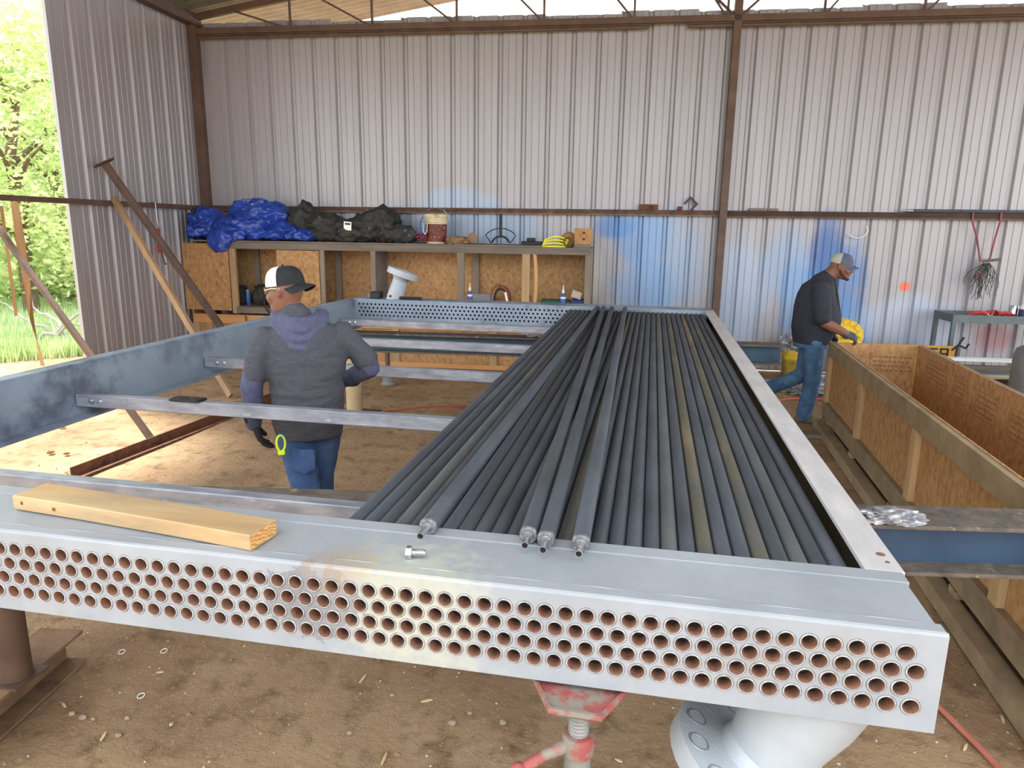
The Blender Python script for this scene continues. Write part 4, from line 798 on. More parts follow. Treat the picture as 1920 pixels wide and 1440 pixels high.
xa, _ = shop(1712, 386, -.08); t = thing('finned_tube', 'long black finned tube lying along the girt', 'tube', sp(xa+2, -.08, ZG)); b = B(); b.cyl(sp(xa, -.09, ZG+.022), sp(9.0, -.09, ZG+.022), .022, n=14); b.build('fin_sleeve', FINS, t, smooth=True)
b = B(); b.lathe([(.022, 0), (.018, -.03), (.012, -.08), (.012, -.10), (.007, -.16)], sp(xa, -.09, ZG+.022), WT, 12); b.build('bare_end', STEELB, t, smooth=True)
# hanging straps with hook bundle
PUR = mat('red_purple_strap', '#7d3a4e', '#9a4a4a', 6, .6)
xa, za = shop(1826, 395, -.12); xb, zb_ = shop(1879, 395, -.12); xm, zm = shop(1838, 490, -.12); xm2, _ = shop(1855, 488, -.12)
t = thing('strap_sling', 'red strap loop hanging from the girt on the right', 'strap', sp((xa+xb)/2, -.12, zm))
for (x0, x1) in ((xa, xm), (xb, xm2)):
    b = B(); b.tube([sp(x0, -.06, ZG+.006), sp(x0, -.11, ZG+.006), sp(x0, -.115, ZG-.10), sp((x0+x1)/2, -.12, (ZG+zm)/2), sp(x1, -.12, zm)], .012, 8); b.build('strap', PUR, t, smooth=True)
b = B(); xc = (xm+xm2)/2; b.beam(sp(xc-.03, -.12, zm), sp(xc+.19, -.12, zm+.03), .02, .035); b.build('crosspiece', BROWN, t)
GW = mat('dark_green_wire', '#2a3330', '#3a423c', 10, .6)
t = thing('wire_bundle', 'bundle of dark twisted wires and hooks hanging from the strap loop', 'wire', sp(xc, -.12, zm-.5)); random.seed(4)
for i in range(34):
    p = Vector((xc+random.uniform(-.03, .06), -.13+random.uniform(-.02, .02), zm-.02)); pts = [p]; s = random.uniform(-1, 1); ln = random.uniform(.2, .5)
    for k in range(7): p = p+Vector((s*.035*(1 if k < 3 else .2)+random.uniform(-.03, .03), random.uniform(-.01, .01), -ln/7)); pts.append(p)
    b = B(MW); b.tube(pts, .004, 5); b.build('wire', GW, t)
b = B(MW); b.box(xc-.10, xc-.0, -.15, -.14, zm-.25, zm-.15); b.build('plate', mat('dark_red_plate', '#5a2a2c'), t)
x, z_ = shop(1608, 432, -.06); b = B(); b.tube([sp(x+.13*math.cos(a), -.06, z_+.10*math.sin(a)) for a in [-2.6+i*.2 for i in range(17)]], .007, 6); tag(b.build('white_cable', WHITEP, smooth=True), 'loop of white cable hanging below the right girt', 'cable')
# ================================================================== crate and things on the right
c0 = onz(1555, 640, .892); c1 = onz(1920, 915, .892); cdir = (c1-c0); cdir.z = 0; cdir.normalize(); ca = math.atan2(cdir.y, cdir.x)
MC = Matrix.Translation((c0.x, c0.y, 0)) @ Matrix.Rotation(ca, 4, 'Z')       # x runs towards the camera, y runs to the right (outwards = -y side... checked below)
SGN = 1 if (MC.to_3x3() @ Vector((0, 1, 0))).x > 0 else -1
WC = .86; LC = 4.9; ZC = .892
crate = thing('shipping_crate', 'long open OSB shipping crate framed with lumber on the right', 'crate', MC @ Vector((LC/2, SGN*WC/2, 0)))
def cbx(name, mt, x0, x1, y0, y1, z0, z1):
    b = B(MC); ya, yb = sorted((SGN*y0, SGN*y1)); b.box(x0, x1, ya, yb, z0, z1); return b.build(name, mt, crate)
STMP = OSB
LUMC = mat('crate_lumber', '#7d6a50', '#978163', 9, .75, 0, .2, 60, stretch=(.6, .6, .6), c3='#59503f', s3=3, t3=(.58, .78), rand=.12)
for (ya, yb, sd) in ((0., .038, 'left'), (WC-.038, WC, 'right')):
    o = (.0, .038) if sd == 'left' else (WC-.038, WC); pn = (.039, .051) if sd == 'left' else (WC-.051, WC-.039)
    cbx('top_rail', LUMC, 0, LC, *o, ZC-.14, ZC); cbx('bottom_rail', LUMC, 0, LC, *o, .14, .28); cbx('side_panel', OSB, 0.02, LC-.02, *pn, .14, ZC+.004)
    def sx(u, v):
        q = MC.inverted() @ onpl(u, v, MC @ Vector((0, 0, 0)), MC.to_3x3() @ Vector((0, 1, 0))); return q.x
    ss = [0.045, sx(1608, 760), sx(1708, 850), sx(1890, 950)]; ss += [ss[-1]+(ss[-1]-ss[-2])*k for k in range(1, 5)]
    for s in ss:
        if s < LC: cbx('stud', LUMV, s-.045, s+.045, *o, .281, ZC-.141)
cbx('end_panel', OSB, .0, .012, .052, WC-.052, .14, ZC-.005); cbx('end_panel', OSB, LC-.012, LC, .052, WC-.052, .14, ZC-.005)
cbx('floor_panel', OSB, .012, LC-.012, .052, WC-.052, .13, .145)
cbx('skid', LUMC, -.03, LC, -.07, .02, .0, .09); cbx('skid', LUMC, 0, LC, WC-.09, WC, .0, .09)
for s in (.1, 1.3, 2.5, 3.7, 4.7): cbx('cross_block', LUMC, s-.05, s+.05, 0, WC, .091, .13)
INK = mat('faded_ink', '#7d5936', '#946c42', 30, .85)
# faded stamp print on the inner faces (small strokes only, unreadable in the photograph)
random.seed(9); b = B(MC); yy = SGN*(WC-.052)
def stroke(x, z, w, h): b.box(x, x+w, *sorted((yy-SGN*.0006, yy)), z, z+h)
for (x0, w0, z0) in ((.35, .5, .62), (1.05, .28, .60), (1.5, .4, .58), (2.1, .35, .58)):
    stroke(x0, z0, .006, .2); stroke(x0+w0, z0, .006, .2); stroke(x0, z0, w0, .005); stroke(x0, z0+.2, w0, .005)
    for r in range(4):
        x = x0+.03
        while x < x0+w0-.05:
            w = random.uniform(.015, .05); stroke(x, z0+.03+r*.042, w, .014); x += w+.014
b.build('stamp_print', INK, crate)['kind'] = 'stuff'
b = B(MC)
for (y0, w0) in ((.12, .2), (.42, .34)):
    for r in range(4):
        y = y0
        while y < y0+w0:
            w = random.uniform(.015, .04); b.box(.0121, .0127, *sorted((SGN*y, SGN*(y+w))), .62+r*.045, .636+r*.045); y += w+.014
    b.box(.0121, .0127, *sorted((SGN*(y0-.03), SGN*(y0-.022))), .6, .82)
b.build('stamp_print', INK, crate)['kind'] = 'stuff'
# loose boards under the far end of the crate
p = onz(1500, 815, 0); b = B(); b.box(p.x-.35, p.x+.22, p.y-.1, p.y+.03, -.005, .035, .003); tag(b.build('loose_board', LUMX), 'loose board on the dirt by the far end of the crate', 'board')
# yellow bucket with scrap behind man
p = onz(1488, 712, 0); q = MW.inverted() @ Vector((p.x, p.y+.15, 0))
bucket(q.x, q.y, 0, .16, .40, 'grimy yellow bucket on the floor behind the walking man', mat('grimy_yellow', '#c2a018', '#d4b428', 5, .5, c3='#4a3f1c', s3=6, t3=(.52, .66)), mat('grimy_band', '#a88a1c', '#4f421c', 9, .7))
tag(crumple((p.x+.02, p.y+.15, .385), (.17, .15, .12), 77, 4, .4, 2.4, True, .6).build('metal_shavings', FOIL, smooth=True), 'heap of metal shavings piled in the yellow bucket', 'shavings')
for i, (u, v, s) in enumerate(((1450, 728, (.22, .16, .06)), (1535, 738, (.26, .2, .08)), (1520, 715, (.22, .2, .07)))):
    p = onz(u, v, 0); tag(crumple((p.x, p.y, -.01), s, 80+i, 4, .4, 2.6, True, .4).build('scrap_foil', FOIL, smooth=True), ('crumpled foil scrap on the floor left of the walking man', 'crumpled foil scrap on the floor between the man and the crate', 'crumpled foil scrap on the floor in front of the yellow bucket')[i], 'foil')
# yellow hose reel with black pole
x, z_ = shop(1581, 629, -1.05); p = sp(x, -1.05, z_); t = thing('hose_reel', 'yellow hose reel on a stand behind the crate', 'reel', sp(x, -1.05, 0))
for s in (-1, 1):
    b = B(); b.lathe([(.0, 0), (.07, 0), (.075, .012), (.14, .012), (.145, .02), (.205, .02), (.21, .01), (.21, -.01), (.14, 0)], p+WN*(.08*s), WN*s, 32, False); fl_ = b.build('side_disc', YEL, t, smooth=True)
    for k in range(14):
        a = k*.4488; c = p+WN*(.105*s)+WT*(.185*math.cos(a))+Vector((0, 0, .185*math.sin(a))); b = B(); b.beam(c-WN*.01, c+WN*.01, .014, .05, up=(WT*math.cos(a)+Vector((0, 0, math.sin(a))))); b.build('rib', YEL, fl_)
b = B(); b.lathe([(.13, -.075), (.13, .075)], p, WN, 24); b.build('hose_winding', mat('white_hose', '#c9c4a8', '#8d8a78', 30, .6), t, smooth=True)
b = B(); b.cyl(p-WN*.14, p+WN*.12, .03, n=14); b.build('hub', BLACK, t, smooth=True)
for s in (-1, 1): b = B(); b.beam(sp(x+.12*s, -1.05, .0), p, .04, .04); b.build('stand_leg', YEL, t)
xa, za = shop(1562, 498, -.35); xb, zb_ = shop(1577, 606, -.35); b = B(); e = sp(xb, -.35, zb_); a = sp(xa, -.35, za); tag((b.cyl(a, a+(e-a)*2.35, .018, n=12), b)[1].build('dark_pole', BLACK, smooth=True), 'thin dark pole leaning on the back wall behind the walking man', 'pole')
# yellow corrugated cover behind the crate
xa, za = shop(1612, 628, -.75); xb, zb_ = shop(1792, 655, -.75)
YC = mat('yellow_tan_cover', '#c08a34', '#cf9a40', 5, .6); t = thing('yellow_cover', 'yellow ribbed panel with black lettering behind the crate', 'panel', sp((xa+xb)/2, -.75, 0))
b = B(MW); b.box(xa, xb, -.78, -.74, 0, .56, .01); b.build('panel', YC, t)
for k in range(9):
    b = B(); x = xa+.12+k*.06; b.tube([sp(x, -.785, .12), sp(x, -.785, .545)], .014, 6); b.build('rib', YC, t, smooth=True)
b = B(MW)
def letter(x, z, s, segs):
    for (a, c) in segs: b.beam((x+a[0]*s, -.785, z+a[1]*s), (x+c[0]*s, -.785, z+c[1]*s), .006, .022, up=(0, 1, 0)) if False else b.box(min(x+a[0]*s, x+c[0]*s)-.011, max(x+a[0]*s, x+c[0]*s)+.011, -.7835, -.7805, min(z+a[1]*s, z+c[1]*s)-.011, max(z+a[1]*s, z+c[1]*s)+.011)
zl = .40; xl = xb-.45
letter(xl, zl, .12, [((0, 1), (.8, 1)), ((.4, 1), (.4, 0))]); letter(xl+.13, zl, .12, [((0, 0), (0, 1)), ((0, 1), (.7, 1)), ((0, .5), (.6, .5)), ((0, 0), (.7, 0))]); letter(xl+.26, zl, .12, [((0, 0), (0, 1)), ((0, 1), (.7, 1)), ((.7, 1), (.7, .5)), ((0, .5), (.7, .5)), ((.7, .45), (.7, 0))])
b.build('lettering', BLACK, t)
# service cart with tools
CARTM = mat('grey_cart_paint', '#4f5a5c', '#5e696b', 4, .5, .1, .08, 60); NB = -.75
xa, za = shop(1788, 590, NB); 
cart = thing('service_cart', 'grey steel service cart with tools at the right edge', 'cart', sp(xa+.6, NB+.3, 0)); zt3 = za+.0
XA, XB, YA, YB = xa, xa+1.3, NB, NB+.55
def kb(name, mt, *q, ch=0., par=cart): b = B(MW); b.box(*q, ch); return b.build(name, mt, par)
kb('tray_base', CARTM, XA, XB, YA, YB, zt3-.10, zt3-.09)
for q in ((XA, XB, YA, YA+.012, zt3-.09, zt3), (XA, XB, YB-.012, YB, zt3-.09, zt3), (XA, XA+.012, YA+.012, YB-.012, zt3-.09, zt3), (XB-.012, XB, YA+.012, YB-.012, zt3-.09, zt3)): kb('tray_rim', CARTM, *q)
for (x, y) in ((XA, YA), (XA, YB-.05), (XB-.05, YA), (XB-.05, YB-.05)): kb('leg', CARTM, x+.002, x+.05, y+.002, y+.048, .09, zt3-.101)
for (x, y) in ((XA, YA), (XA, YB-.05), (XB-.05, YA), (XB-.05, YB-.05)):
    b = B(); b.lathe([(.03, -.015), (.045, -.012), (.045, .012), (.03, .015)], sp(x+.025, y+.025, .045), WT, 16); b.build('caster', BLACK, cart, smooth=True)
kb('lower_shelf', CARTM, XA+.0, XB, YA+.05, YB-.05, .2, .215)
for i, (u, v) in enumerate(((1838, 583), (1858, 590), (1875, 588), (1885, 583), (1866, 583))):
    x, _ = shop(u, v, NB+.2); zz = zt3-.0895; a = i*1.1; p = sp(x, NB+.2+.06*(i % 3), zz); t = thing('red_hand_tool', ('red pliers at the left of the cart tray', 'round red tool head in the cart tray', 'red clamp with dark jaws in the middle of the cart tray', 'red tool near the steel can in the cart tray', 'red wrench at the back of the cart tray')[i], 'tool', p, 'red tools on the cart')
    dv = Vector((math.cos(a), math.sin(a)*.6, 0)); b = B(); b.tube([p-dv*.14+Vector((0, 0, .07)), p+Vector((0, 0, .11)), p+dv*.08+Vector((0, 0, .09))], [.02, .025, .02], 8); b.build('handle', REDP, t, smooth=True)
    b = B(); b.tube([p+dv*.08+Vector((0, 0, .09)), p+dv*.15+Vector((0, 0, .03))], [.015, .02], 8); b.tube([p-dv*.14+Vector((0, 0, .07)), p-dv*.16+Vector((0, 0, .016))], .015, 8); b.build('jaw', BLACK if i % 2 else mat('tool_steel', '#8d8a88', metal=.7, rough=.4), t, smooth=True)
x, z_ = shop(1900, 588, NB+.25); p = sp(x, NB+.25, zt3-.0895); t = thing('steel_can', 'shiny steel can standing on the cart tray', 'can', p); b = B(); b.lathe([(.05, 0), (.05, .20), (.047, .205), (.047, .2), (0, .2)], p, n=20); b.build('body', STEELB, t, smooth=True)
b = B(); b.lathe([(.0505, .02), (.0505, .19)], p, n=20, cap=False); b.f = b.f[:10]; b.mi = b.mi[:10]; b.build('label_wrap', mat('brown_label', '#6b4a42'), t, smooth=True)
x, z_ = shop(1918, 588, NB+.15); p = sp(x+.01, NB+.15, zt3-.0895); t = thing('white_jug', 'white and dark labelled jug at the right frame edge on the cart', 'jug', p); b = B(); b.lathe([(.055, 0), (.06, .01), (.06, .19), (.03, .25), (.018, .255)], p, n=20); b.build('body', WHITEP, t, smooth=True)
b = B(); b.lathe([(.02, .255), (.02, .285)], p, n=14); b.build('cap', REDP, t, smooth=True); b = B(); b.lathe([(.061, .03), (.061, .17)], p, n=20, cap=False); b.build('label_wrap', mat('dark_label', '#2c2a45', '#5a4a68', 12, .5), t, smooth=True)
p = sp(XA+.05, NB-.25, 0)
x, z_ = shop(1800, 650, -.95); tag(B().tube([sp(x-.10, -1.13, .0), sp(x-.06, -1.1, z_-.28), sp(x-.04, -.95, z_-.25)], .014, 6).tube([sp(x-.09, -.95, z_-.05), sp(x-.02, -.95, z_+.02), sp(x+.07, -.95, z_-.02), sp(x+.1, -.95, z_+.04)], .014, 6).tube([sp(x-.04, -.95, z_-.25), sp(x-.03, -.95, z_), sp(x+.03, -.95, z_+.12)], .014, 6).build('black_hook_tool', BLACK, smooth=True), 'black forked tool leaning beside the cart leg', 'tool')
x, z_ = shop(1850, 672, -1.0)
for i, (dz, dy, w, mt) in enumerate(((0, 0, .45, WHITEP), (-.08, -.1, .40, LUMX), (-.17, -.2, .28, mat('pale_board', '#b8a888', '#cdbf9f', 6, .7)))):
    b = B(MW); b.box(x-w, x+.35, -1.05+dy-.06, -1.0+dy+.06, z_+dz-.03, z_+dz, .003); o = tag(b.build('stacked_board', mt), ('white board on top of the stack under the cart', 'brown board in the middle of the stack under the cart', 'pale board in front of the stack under the cart')[i], 'board', 'boards stacked by the cart')
b = B(MW)
for s in (-.3, .2): b.box(x+s-.05, x+s+.05, -1.30, -.95, -.01, z_-.201)
tag(b.build('board_trestle', LUMX), 'low timber blocks carrying the stacked boards', 'blocks')
# grey steel drum with pipe at the right frame edge
p = onz(1925, 790, 0); t = thing('grey_vessel', 'grey painted steel vessel at the right frame edge beyond the crate', 'vessel', (p.x+.25, p.y+.4, 0))
VS = mat('grey_vessel_paint', '#77787a', '#86878a', 4, .4, .3); c = Vector((p.x+.32, p.y+.55, 0))
b = B(); b.lathe([(.26, 0), (.28, .02), (.28, .62), (.26, .70), (.16, .76), (.12, .80)], c, n=32); b.build('shell', VS, t, smooth=True)
b = B(); b.lathe([(.20, .80), (.20, .83), (.10, .835)], c, n=28); b.build('flange', VS, t, smooth=True)
# ================================================================== people
SKIN = mat('skin', '#774d3a', '#855844', 8, .55, 0, .05, 60)
def loft(b, rr, n=20):
    """stack of ellipses (x, y, z, rx, ry)"""
    R = []
    for (x, y, z, rx, ry) in rr:
        R.append([(x+rx*math.cos(2*math.pi*i/n)*(1-.10*abs(math.sin(4*math.pi*i/n))*0), y+ry*math.sin(2*math.pi*i/n), z) for i in range(n)])
    b.rings(R)
def limb(b, pts, rad, n=14):
    P = [Vector(p) for p in pts]; Q = []; Rr = []
    for i in range(len(P)-1):
        for k in range(5):
            t = k/5; Q.append(P[i].lerp(P[i+1], t)); Rr.append(rad[i]*(1-t)+rad[i+1]*t)
    Q.append(P[-1]); Rr.append(rad[-1]); 
    b.tube(Q, Rr, n); b.ball(P[0], rad[0]*.98, 12, 8); b.ball(P[-1], rad[-1]*.98, 12, 8)
def hand(b, wrist, d, palm_n, k=1., curl=.5, side=1):
    """palm and five curled fingers; d = direction of fingers, palm_n = way the palm faces, side = thumb side sign"""
    w = Vector(wrist); d = Vector(d).normalized(); n = Vector(palm_n); n = (n-d*n.dot(d)).normalized(); s = d.cross(n)*side
    for t in range(4):
        o = s*((t-1.5)*.021); limb(b, [w+o*.6+d*.005, w+o+d*.045, w+o*1.08+d*.088], [.014*k, .0145*k, .0125*k], 8)
        base = w+o*1.08+d*.088; L = (.036, .042, .040, .032)[t]; q = [base]; a = 0
        for j in range(3):
            a += curl*(.75, .9, .7)[j]; q.append(q[-1]+(d*math.cos(a)+n*math.sin(a))*L*(1, .68, .55)[j])
        limb(b, q, [.0105*k, .0098*k, .009*k, .0078*k], 8)
    q0 = w+s*.028*1+d*.03; limb(b, [q0, q0+s*.024+d*.026+n*.012, q0+s*.030+d*.055+n*.026, q0+s*.026+d*.075+n*.038], [.014*k, .0125*k, .011*k, .009*k], 8)
def head(b, c, fwd, up=(0, 0, 1), s=1.):
    c = Vector(c); f = Vector(fwd).normalized(); u = Vector(up); u = (u-f*u.dot(f)).normalized(); r = f.cross(u); P = lambda a, e, h: c+(r*a+f*e+u*h)*s
    R = []
    prof = [(-.118, .030, .030, .052), (-.108, .046, .050, .046), (-.085, .056, .074, .026), (-.055, .064, .086, .014), (-.02, .070, .094, .004), (.02, .075, .099, -.002), (.055, .075, .099, -.006), (.09, .064, .085, -.008), (.112, .042, .056, -.006), (.122, .012, .016, -.004)]
    for (h, rx, ry, e) in prof: R.append([P(rx*math.cos(2*math.pi*i/22), e+ry*math.sin(2*math.pi*i/22), h) for i in range(22)])
    b.rings(R)
    limb(b, [P(0, .094, .018), P(0, .106, -.012), P(0, .112, -.028)], [.010*s, .013*s, .015*s], 8)      # nose
    for k in (-1, 1):
        limb(b, [P(.013*k, .098, -.030), P(.004*k, .106, -.030)], [.009*s, .010*s], 8)
        b.ball(P(.031*k, .086, .012), .0125*s, 10, 8)
        limb(b, [P(.016*k, .094, .030), P(.046*k, .084, .030)], [.007*s, .006*s], 8)                       # brow
        er = [P(.078*k, -.006, .020), P(.084*k, -.014, .006), P(.080*k, -.006, -.022)]; limb(b, er, [.010*s, .013*s, .008*s], 8)
        limb(b, [P(.05*k, .06, -.02), P(.04*k, .075, -.04)], [.024*s, .02*s], 8)
    limb(b, [P(-.022, .092, -.058), P(0, .099, -.056), P(.022, .092, -.058)], [.006*s, .008*s, .006*s], 8); limb(b, [P(-.019, .090, -.070), P(0, .097, -.070), P(.019, .090, -.070)], [.006*s, .0085*s, .006*s], 8)
    b.ball(P(0, .078, -.098), .024*s, 10, 8)
    return P
def face_bits(P, root, s=1.):
    for k in (-1, 1):
        b = B(); b.ball(P(.031*k, .0905, .011), .0095*s, 12, 8); e = b.build('eye', mat('eye_white', '#e0d8d0', rough=.3), root, smooth=True)
        b = B(); b.ball(P(.031*k, .0985, .011), .0048*s, 10, 6); b.build('iris', mat('dark_iris', '#20140e', rough=.2), e, smooth=True)
    b = B(); limb(b, [P(-.020, .098, -.0635), P(0, .105, -.0635), P(.020, .098, -.0635)], [.003*s, .004*s, .003*s], 6); b.build('lips', mat('lips', '#6e3c34'), root, smooth=True)
def fold(vs, seed, amp, freq=(9, 9, 5), zlo=None):
    out = []
    for v in vs:
        p = Vector((v.x*freq[0], v.y*freq[1], v.z*freq[2])); a = 1-2*abs(noise.noise(p+Vector((seed, 0, 0)))); c = 1-2*abs(noise.noise(p*2.1+Vector((0, seed, 4))))
        n = Vector((noise.noise(v*3+Vector((5, 0, seed))), noise.noise(v*3+Vector((0, 7, seed))), 0)); out.append(v+(n*.6+Vector((0, 0, 0)))*amp*.5+Vector((v.x-0, v.y, 0)).normalized()*amp*(a*.6+c*.4-.3)*.8)
    return out
def cloth(name, b, mt, root, M, vox=.011, sm=2, seed=1., amp=.004, cut=None, fr=(9, 9, 5)):
    v, f = fuse(b, vox, sm); v = fold(v, seed, amp, fr) if amp else v
    o = B(M); o.add(v, f); return o.build(name, mt, root, smooth=True, auto=False)
def cap(root, P, M, front, back, name='cap', reverse=False):
    """baseball cap: dome in two halves and a curved bill; P in head axes (a right, e forward, h up)"""
    sg = -1 if reverse else 1
    def dome(e0, e1, mt, nm, par):
        R = []; n = 24
        for i in range(13):
            t = i/12*math.pi/2; h = .030+.100*math.sin(t); k = math.cos(t)**.55 if i < 12 else .02
            R.append([P((.086*k)*math.cos(2*math.pi*j/n), -.004+(.108*k)*math.sin(2*math.pi*j/n), h) for j in range(n)])
        b = B(M); vs = [p for r in R for p in r]; fs = []
        for i in range(12):
            for j in range(n):
                a = 2*math.pi*(j+.5)/n; e = math.sin(a)*sg
                if (e > 0.05) == (nm == 'front_panel'): fs.append((i*n+j, i*n+(j+1) % n, (i+1)*n+(j+1) % n, (i+1)*n+j))
        b.add(vs, fs); return b.build(nm, mt, par, smooth=True, auto=False)
    c = dome(0, 0, front, 'front_panel', root); c.name = 'cap_front'
    d = dome(0, 0, back, 'mesh_panel', root); d.name = 'cap_back'
    b = B(M); R = []
    for i in range(7):
        t = i/6; R.append([P(.074*math.sin(a)*(1-.0*t), sg*(.100*math.cos(a)*.96+.075*t*math.cos(a*.8))-.004, .036-.028*t*(.6+.4*abs(math.sin(a)))-.025*math.sin(a)**2) for a in [-1.25+2.5*j/12 for j in range(13)]])
    R2 = [[q-Vector((0, 0, .004)) for q in r] for r in R]; n = 13
    vs = [p for r in R+R2 for p in r]; k = len(R)*n; fs = []
    for i in range(6):
        for j in range(n-1): fs += [(i*n+j, i*n+j+1, (i+1)*n+j+1, (i+1)*n+j), (k+i*n+j, k+(i+1)*n+j, k+(i+1)*n+j+1, k+i*n+j+1)]
    for j in range(n-1): fs.append((6*n+j, 6*n+j+1, k+6*n+j+1, k+6*n+j))
    b.add(vs, fs); b.build('cap_bill', front, root, smooth=True)
    b = B(M); b.ball(P(0, -.004, .131), .008, 8, 6); b.build('cap_button', front, root, smooth=True)
def person_frame(x, y):
    d = Vector((x-CAMP.x, y-CAMP.y, 0)); return Matrix.Translation((x, y, 0)) @ Matrix.Rotation(math.atan2(d.y, d.x)-math.pi/2, 4, 'Z')
JEAN = mat('blue_denim', '#253a5c', '#34507a', 9, .85, 0, .2, 150, c3='#4a688f', s3=4, t3=(.55, .75))
JEAN2 = mat('washed_denim', '#35506e', '#4a6a8a', 9, .85, 0, .2, 150, c3='#6a88a5', s3=4, t3=(.55, .75))
BOOT = mat('tan_boot', '#6b543c', '#7d6448', 10, .8)
GLOV = mat('black_glove', '#191919', '#262626', 20, .8)
# ------------------------------------------------------------------ man in the grey hooded shirt, seen from behind
pc = ony(575, 700, 2.12); M1 = person_frame(pc.x, 2.12)
root = thing('person', 'man in grey hooded shirt, jeans and backwards black and white cap, seen from behind', 'person', (pc.x, 2.12, 0))
hd = Vector((-.085, .03, 1.625)); hf = Vector((-.86, .50, -.12))
Ls, Le, Lw = Vector((-.205, .0, 1.385)), Vector((-.285, .0, 1.13)), Vector((-.29, .04, .905))
Rs, Re, Rw = Vector((.205, .02, 1.40)), Vector((.345, .03, 1.19)), Vector((.215, .20, 1.09))
Lk, La = Vector((-.03, -.02, .50)), Vector((-.05, -.20, .10)); Rk, Ra = Vector((.045, .16, .52)), Vector((.06, .26, .09))
hipL, hipR = Vector((-.085, .02, .90)), Vector((.085, .05, .90))
def torso_rings(k, zs):
    return [(x, y, z, rx*k, ry*k) for (x, y, z, rx, ry) in zs]
TR = [(0, .03, .82, .165, .135), (0, .03, .90, .185, .150), (.0, .03, 1.0, .182, .150), (0, .03, 1.12, .186, .148), (0, .025, 1.25, .200, .142), (0, .02, 1.35, .205, .128), (0, .01, 1.41, .178, .110), (-.01, .01, 1.455, .125, .09), (-.02, .01, 1.49, .08, .075)]
b = B(); loft(b, torso_rings(.9, TR)); limb(b, [(-.02, .01, 1.45), (-.06, .02, 1.53), hd-Vector((0, 0, .02))], [.06, .056, .055]); Ph = head(b, hd, hf)
for s, e, w in ((Ls, Le, Lw), (Rs, Re, Rw)): limb(b, [s, e, w], [.052, .042, .030])
hand(b, Lw, (.25, .12, -1), (1, .2, .2), .8, .35, -1); hand(b, Rw, (-.9, .35, -.1), (0, -.3, -1), .8, .7, 1)
for h, k, a in ((hipL, Lk, La), (hipR, Rk, Ra)): limb(b, [h, k, a], [.075, .055, .042]); limb(b, [a+Vector((0, -.04, -.06)), a+Vector((0, .12, -.065))], [.038, .034])
v, f = fuse(b, .0085, 1); o = B(M1); o.add(v, f); o.build('body', SKIN, root, smooth=True, auto=False)
PhW = lambda a, e, h: Ph(a, e, h)
def wp(P, M): return lambda a, e, h: P(a, e, h)
class _R: pass
def bits(P, M, root):
    PP = lambda a, e, h: M @ P(a, e, h); face_bits(PP, root)
bits(Ph, M1, root)
SHIRT = mat('charcoal_knit', '#3d3d43', '#49494f', 40, .9, 0, .15, 200, stretch=(1, 1, 3)); SLV = mat('blue_grey_sleeve', '#41435a', '#4e5066', 30, .8, 0, .15, 150)
b = B(); loft(b, torso_rings(1.06, TR)); 
for s, e, w in ((Ls, Le, Lw), (Rs, Re, Rw)): limb(b, [s+Vector((-.012 if s.x > 0 else .012, 0, -.01)), s.lerp(e, .5), s.lerp(e, .78)], [.070, .068, .070])
limb(b, [(-.03, .01, 1.46), (-.045, .01, 1.50)], [.085, .075])
cloth('shirt', b, SHIRT, root, M1, .011, 2, 3., .020, fr=(5, 5, 11))
for s, e, w in ((Ls, Le, Lw), (Rs, Re, Rw)):
    b = B(); limb(b, [s.lerp(e, .6), e, w], [.064, .060, .046]); cloth('long_sleeve', b, SLV, root, M1, .009, 1, 5., .007, fr=(14, 14, 16))
# hood lying on the back: two draped folds around the neck
b = B()
for k, (xs_, D, y0_, rad) in enumerate(((.118, .175, -.075, .026), (.108, .125, -.078, .026), (.095, .075, -.075, .026), (.085, .03, -.06, .026))):
    pts = [(xs_*math.sin(a)*(1.12 if abs(a) > 1 else 1)-.02, .03+(y0_-.055)*math.cos(a)**.8 if math.cos(a) > 0 else .03, 1.505-D*max(0, math.cos(a))**1.3) for a in [-1.75+3.5*i/16 for i in range(17)]]; limb(b, pts, [rad*(.75+.25*math.sin(math.pi*i/16)) for i in range(17)], 10)
b.ball((-.02, -.085, 1.42), .075, 14, 10, (1.1, .35, 1.0))
cloth('hood', b, SLV, root, M1, .009, 1, 9., .006, fr=(9, 9, 14))
b = B(); loft(b, [(0, .03, .84, .175, .145), (0, .03, .95, .178, .148)])
for h, k, a in ((hipL, Lk, La), (hipR, Rk, Ra)): limb(b, [h, h.lerp(k, .5), k, k.lerp(a, .5), a+Vector((0, 0, .02))], [.105, .092, .078, .07, .066])
jn = cloth('jeans', b, JEAN, root, M1, .011, 2, 13., .008, fr=(9, 9, 12))
b = B(M1); b.rings([[(x, y+.0, z) for x, z in ((-.10, .80), (.02, .79), (.02, .68), (-.04, .655), (-.10, .69))] for y in (-.155, -.150)]); b.build('pocket', JEAN, jn, bevel=.002)
for (wr, d, pn, sd, cu) in ((Lw, (.25, .12, -1), (1, .2, .2), -1, .35), (Rw, (-.9, .35, -.1), (0, -.3, -1), 1, .7)):
    b = B(); hand(b, wr, d, pn, 1.42, cu*1.2, sd); dn = Vector(d).normalized(); limb(b, [Vector(wr)-dn*.05, wr], [.045, .042]); v, f = fuse(b, .0045, 1); o = B(M1); o.add(v, f); o.build('glove', GLOV, root, smooth=True, auto=False)
for a in (La, Ra):
    b = B(); limb(b, [a+Vector((0, -.05, -.055)), a+Vector((0, .06, -.052)), a+Vector((0, .17, -.062))], [.048, .046, .036]); limb(b, [a+Vector((0, -.02, .05)), a+Vector((0, -.02, -.04))], [.055, .05]); v, f = fuse(b, .010, 1); v = [Vector((q.x, q.y, max(q.z, .0 if a is Ra else .0))) for q in v]; o = B(M1); o.add(v, f); o.build('boot', BOOT, root, smooth=True, auto=False)
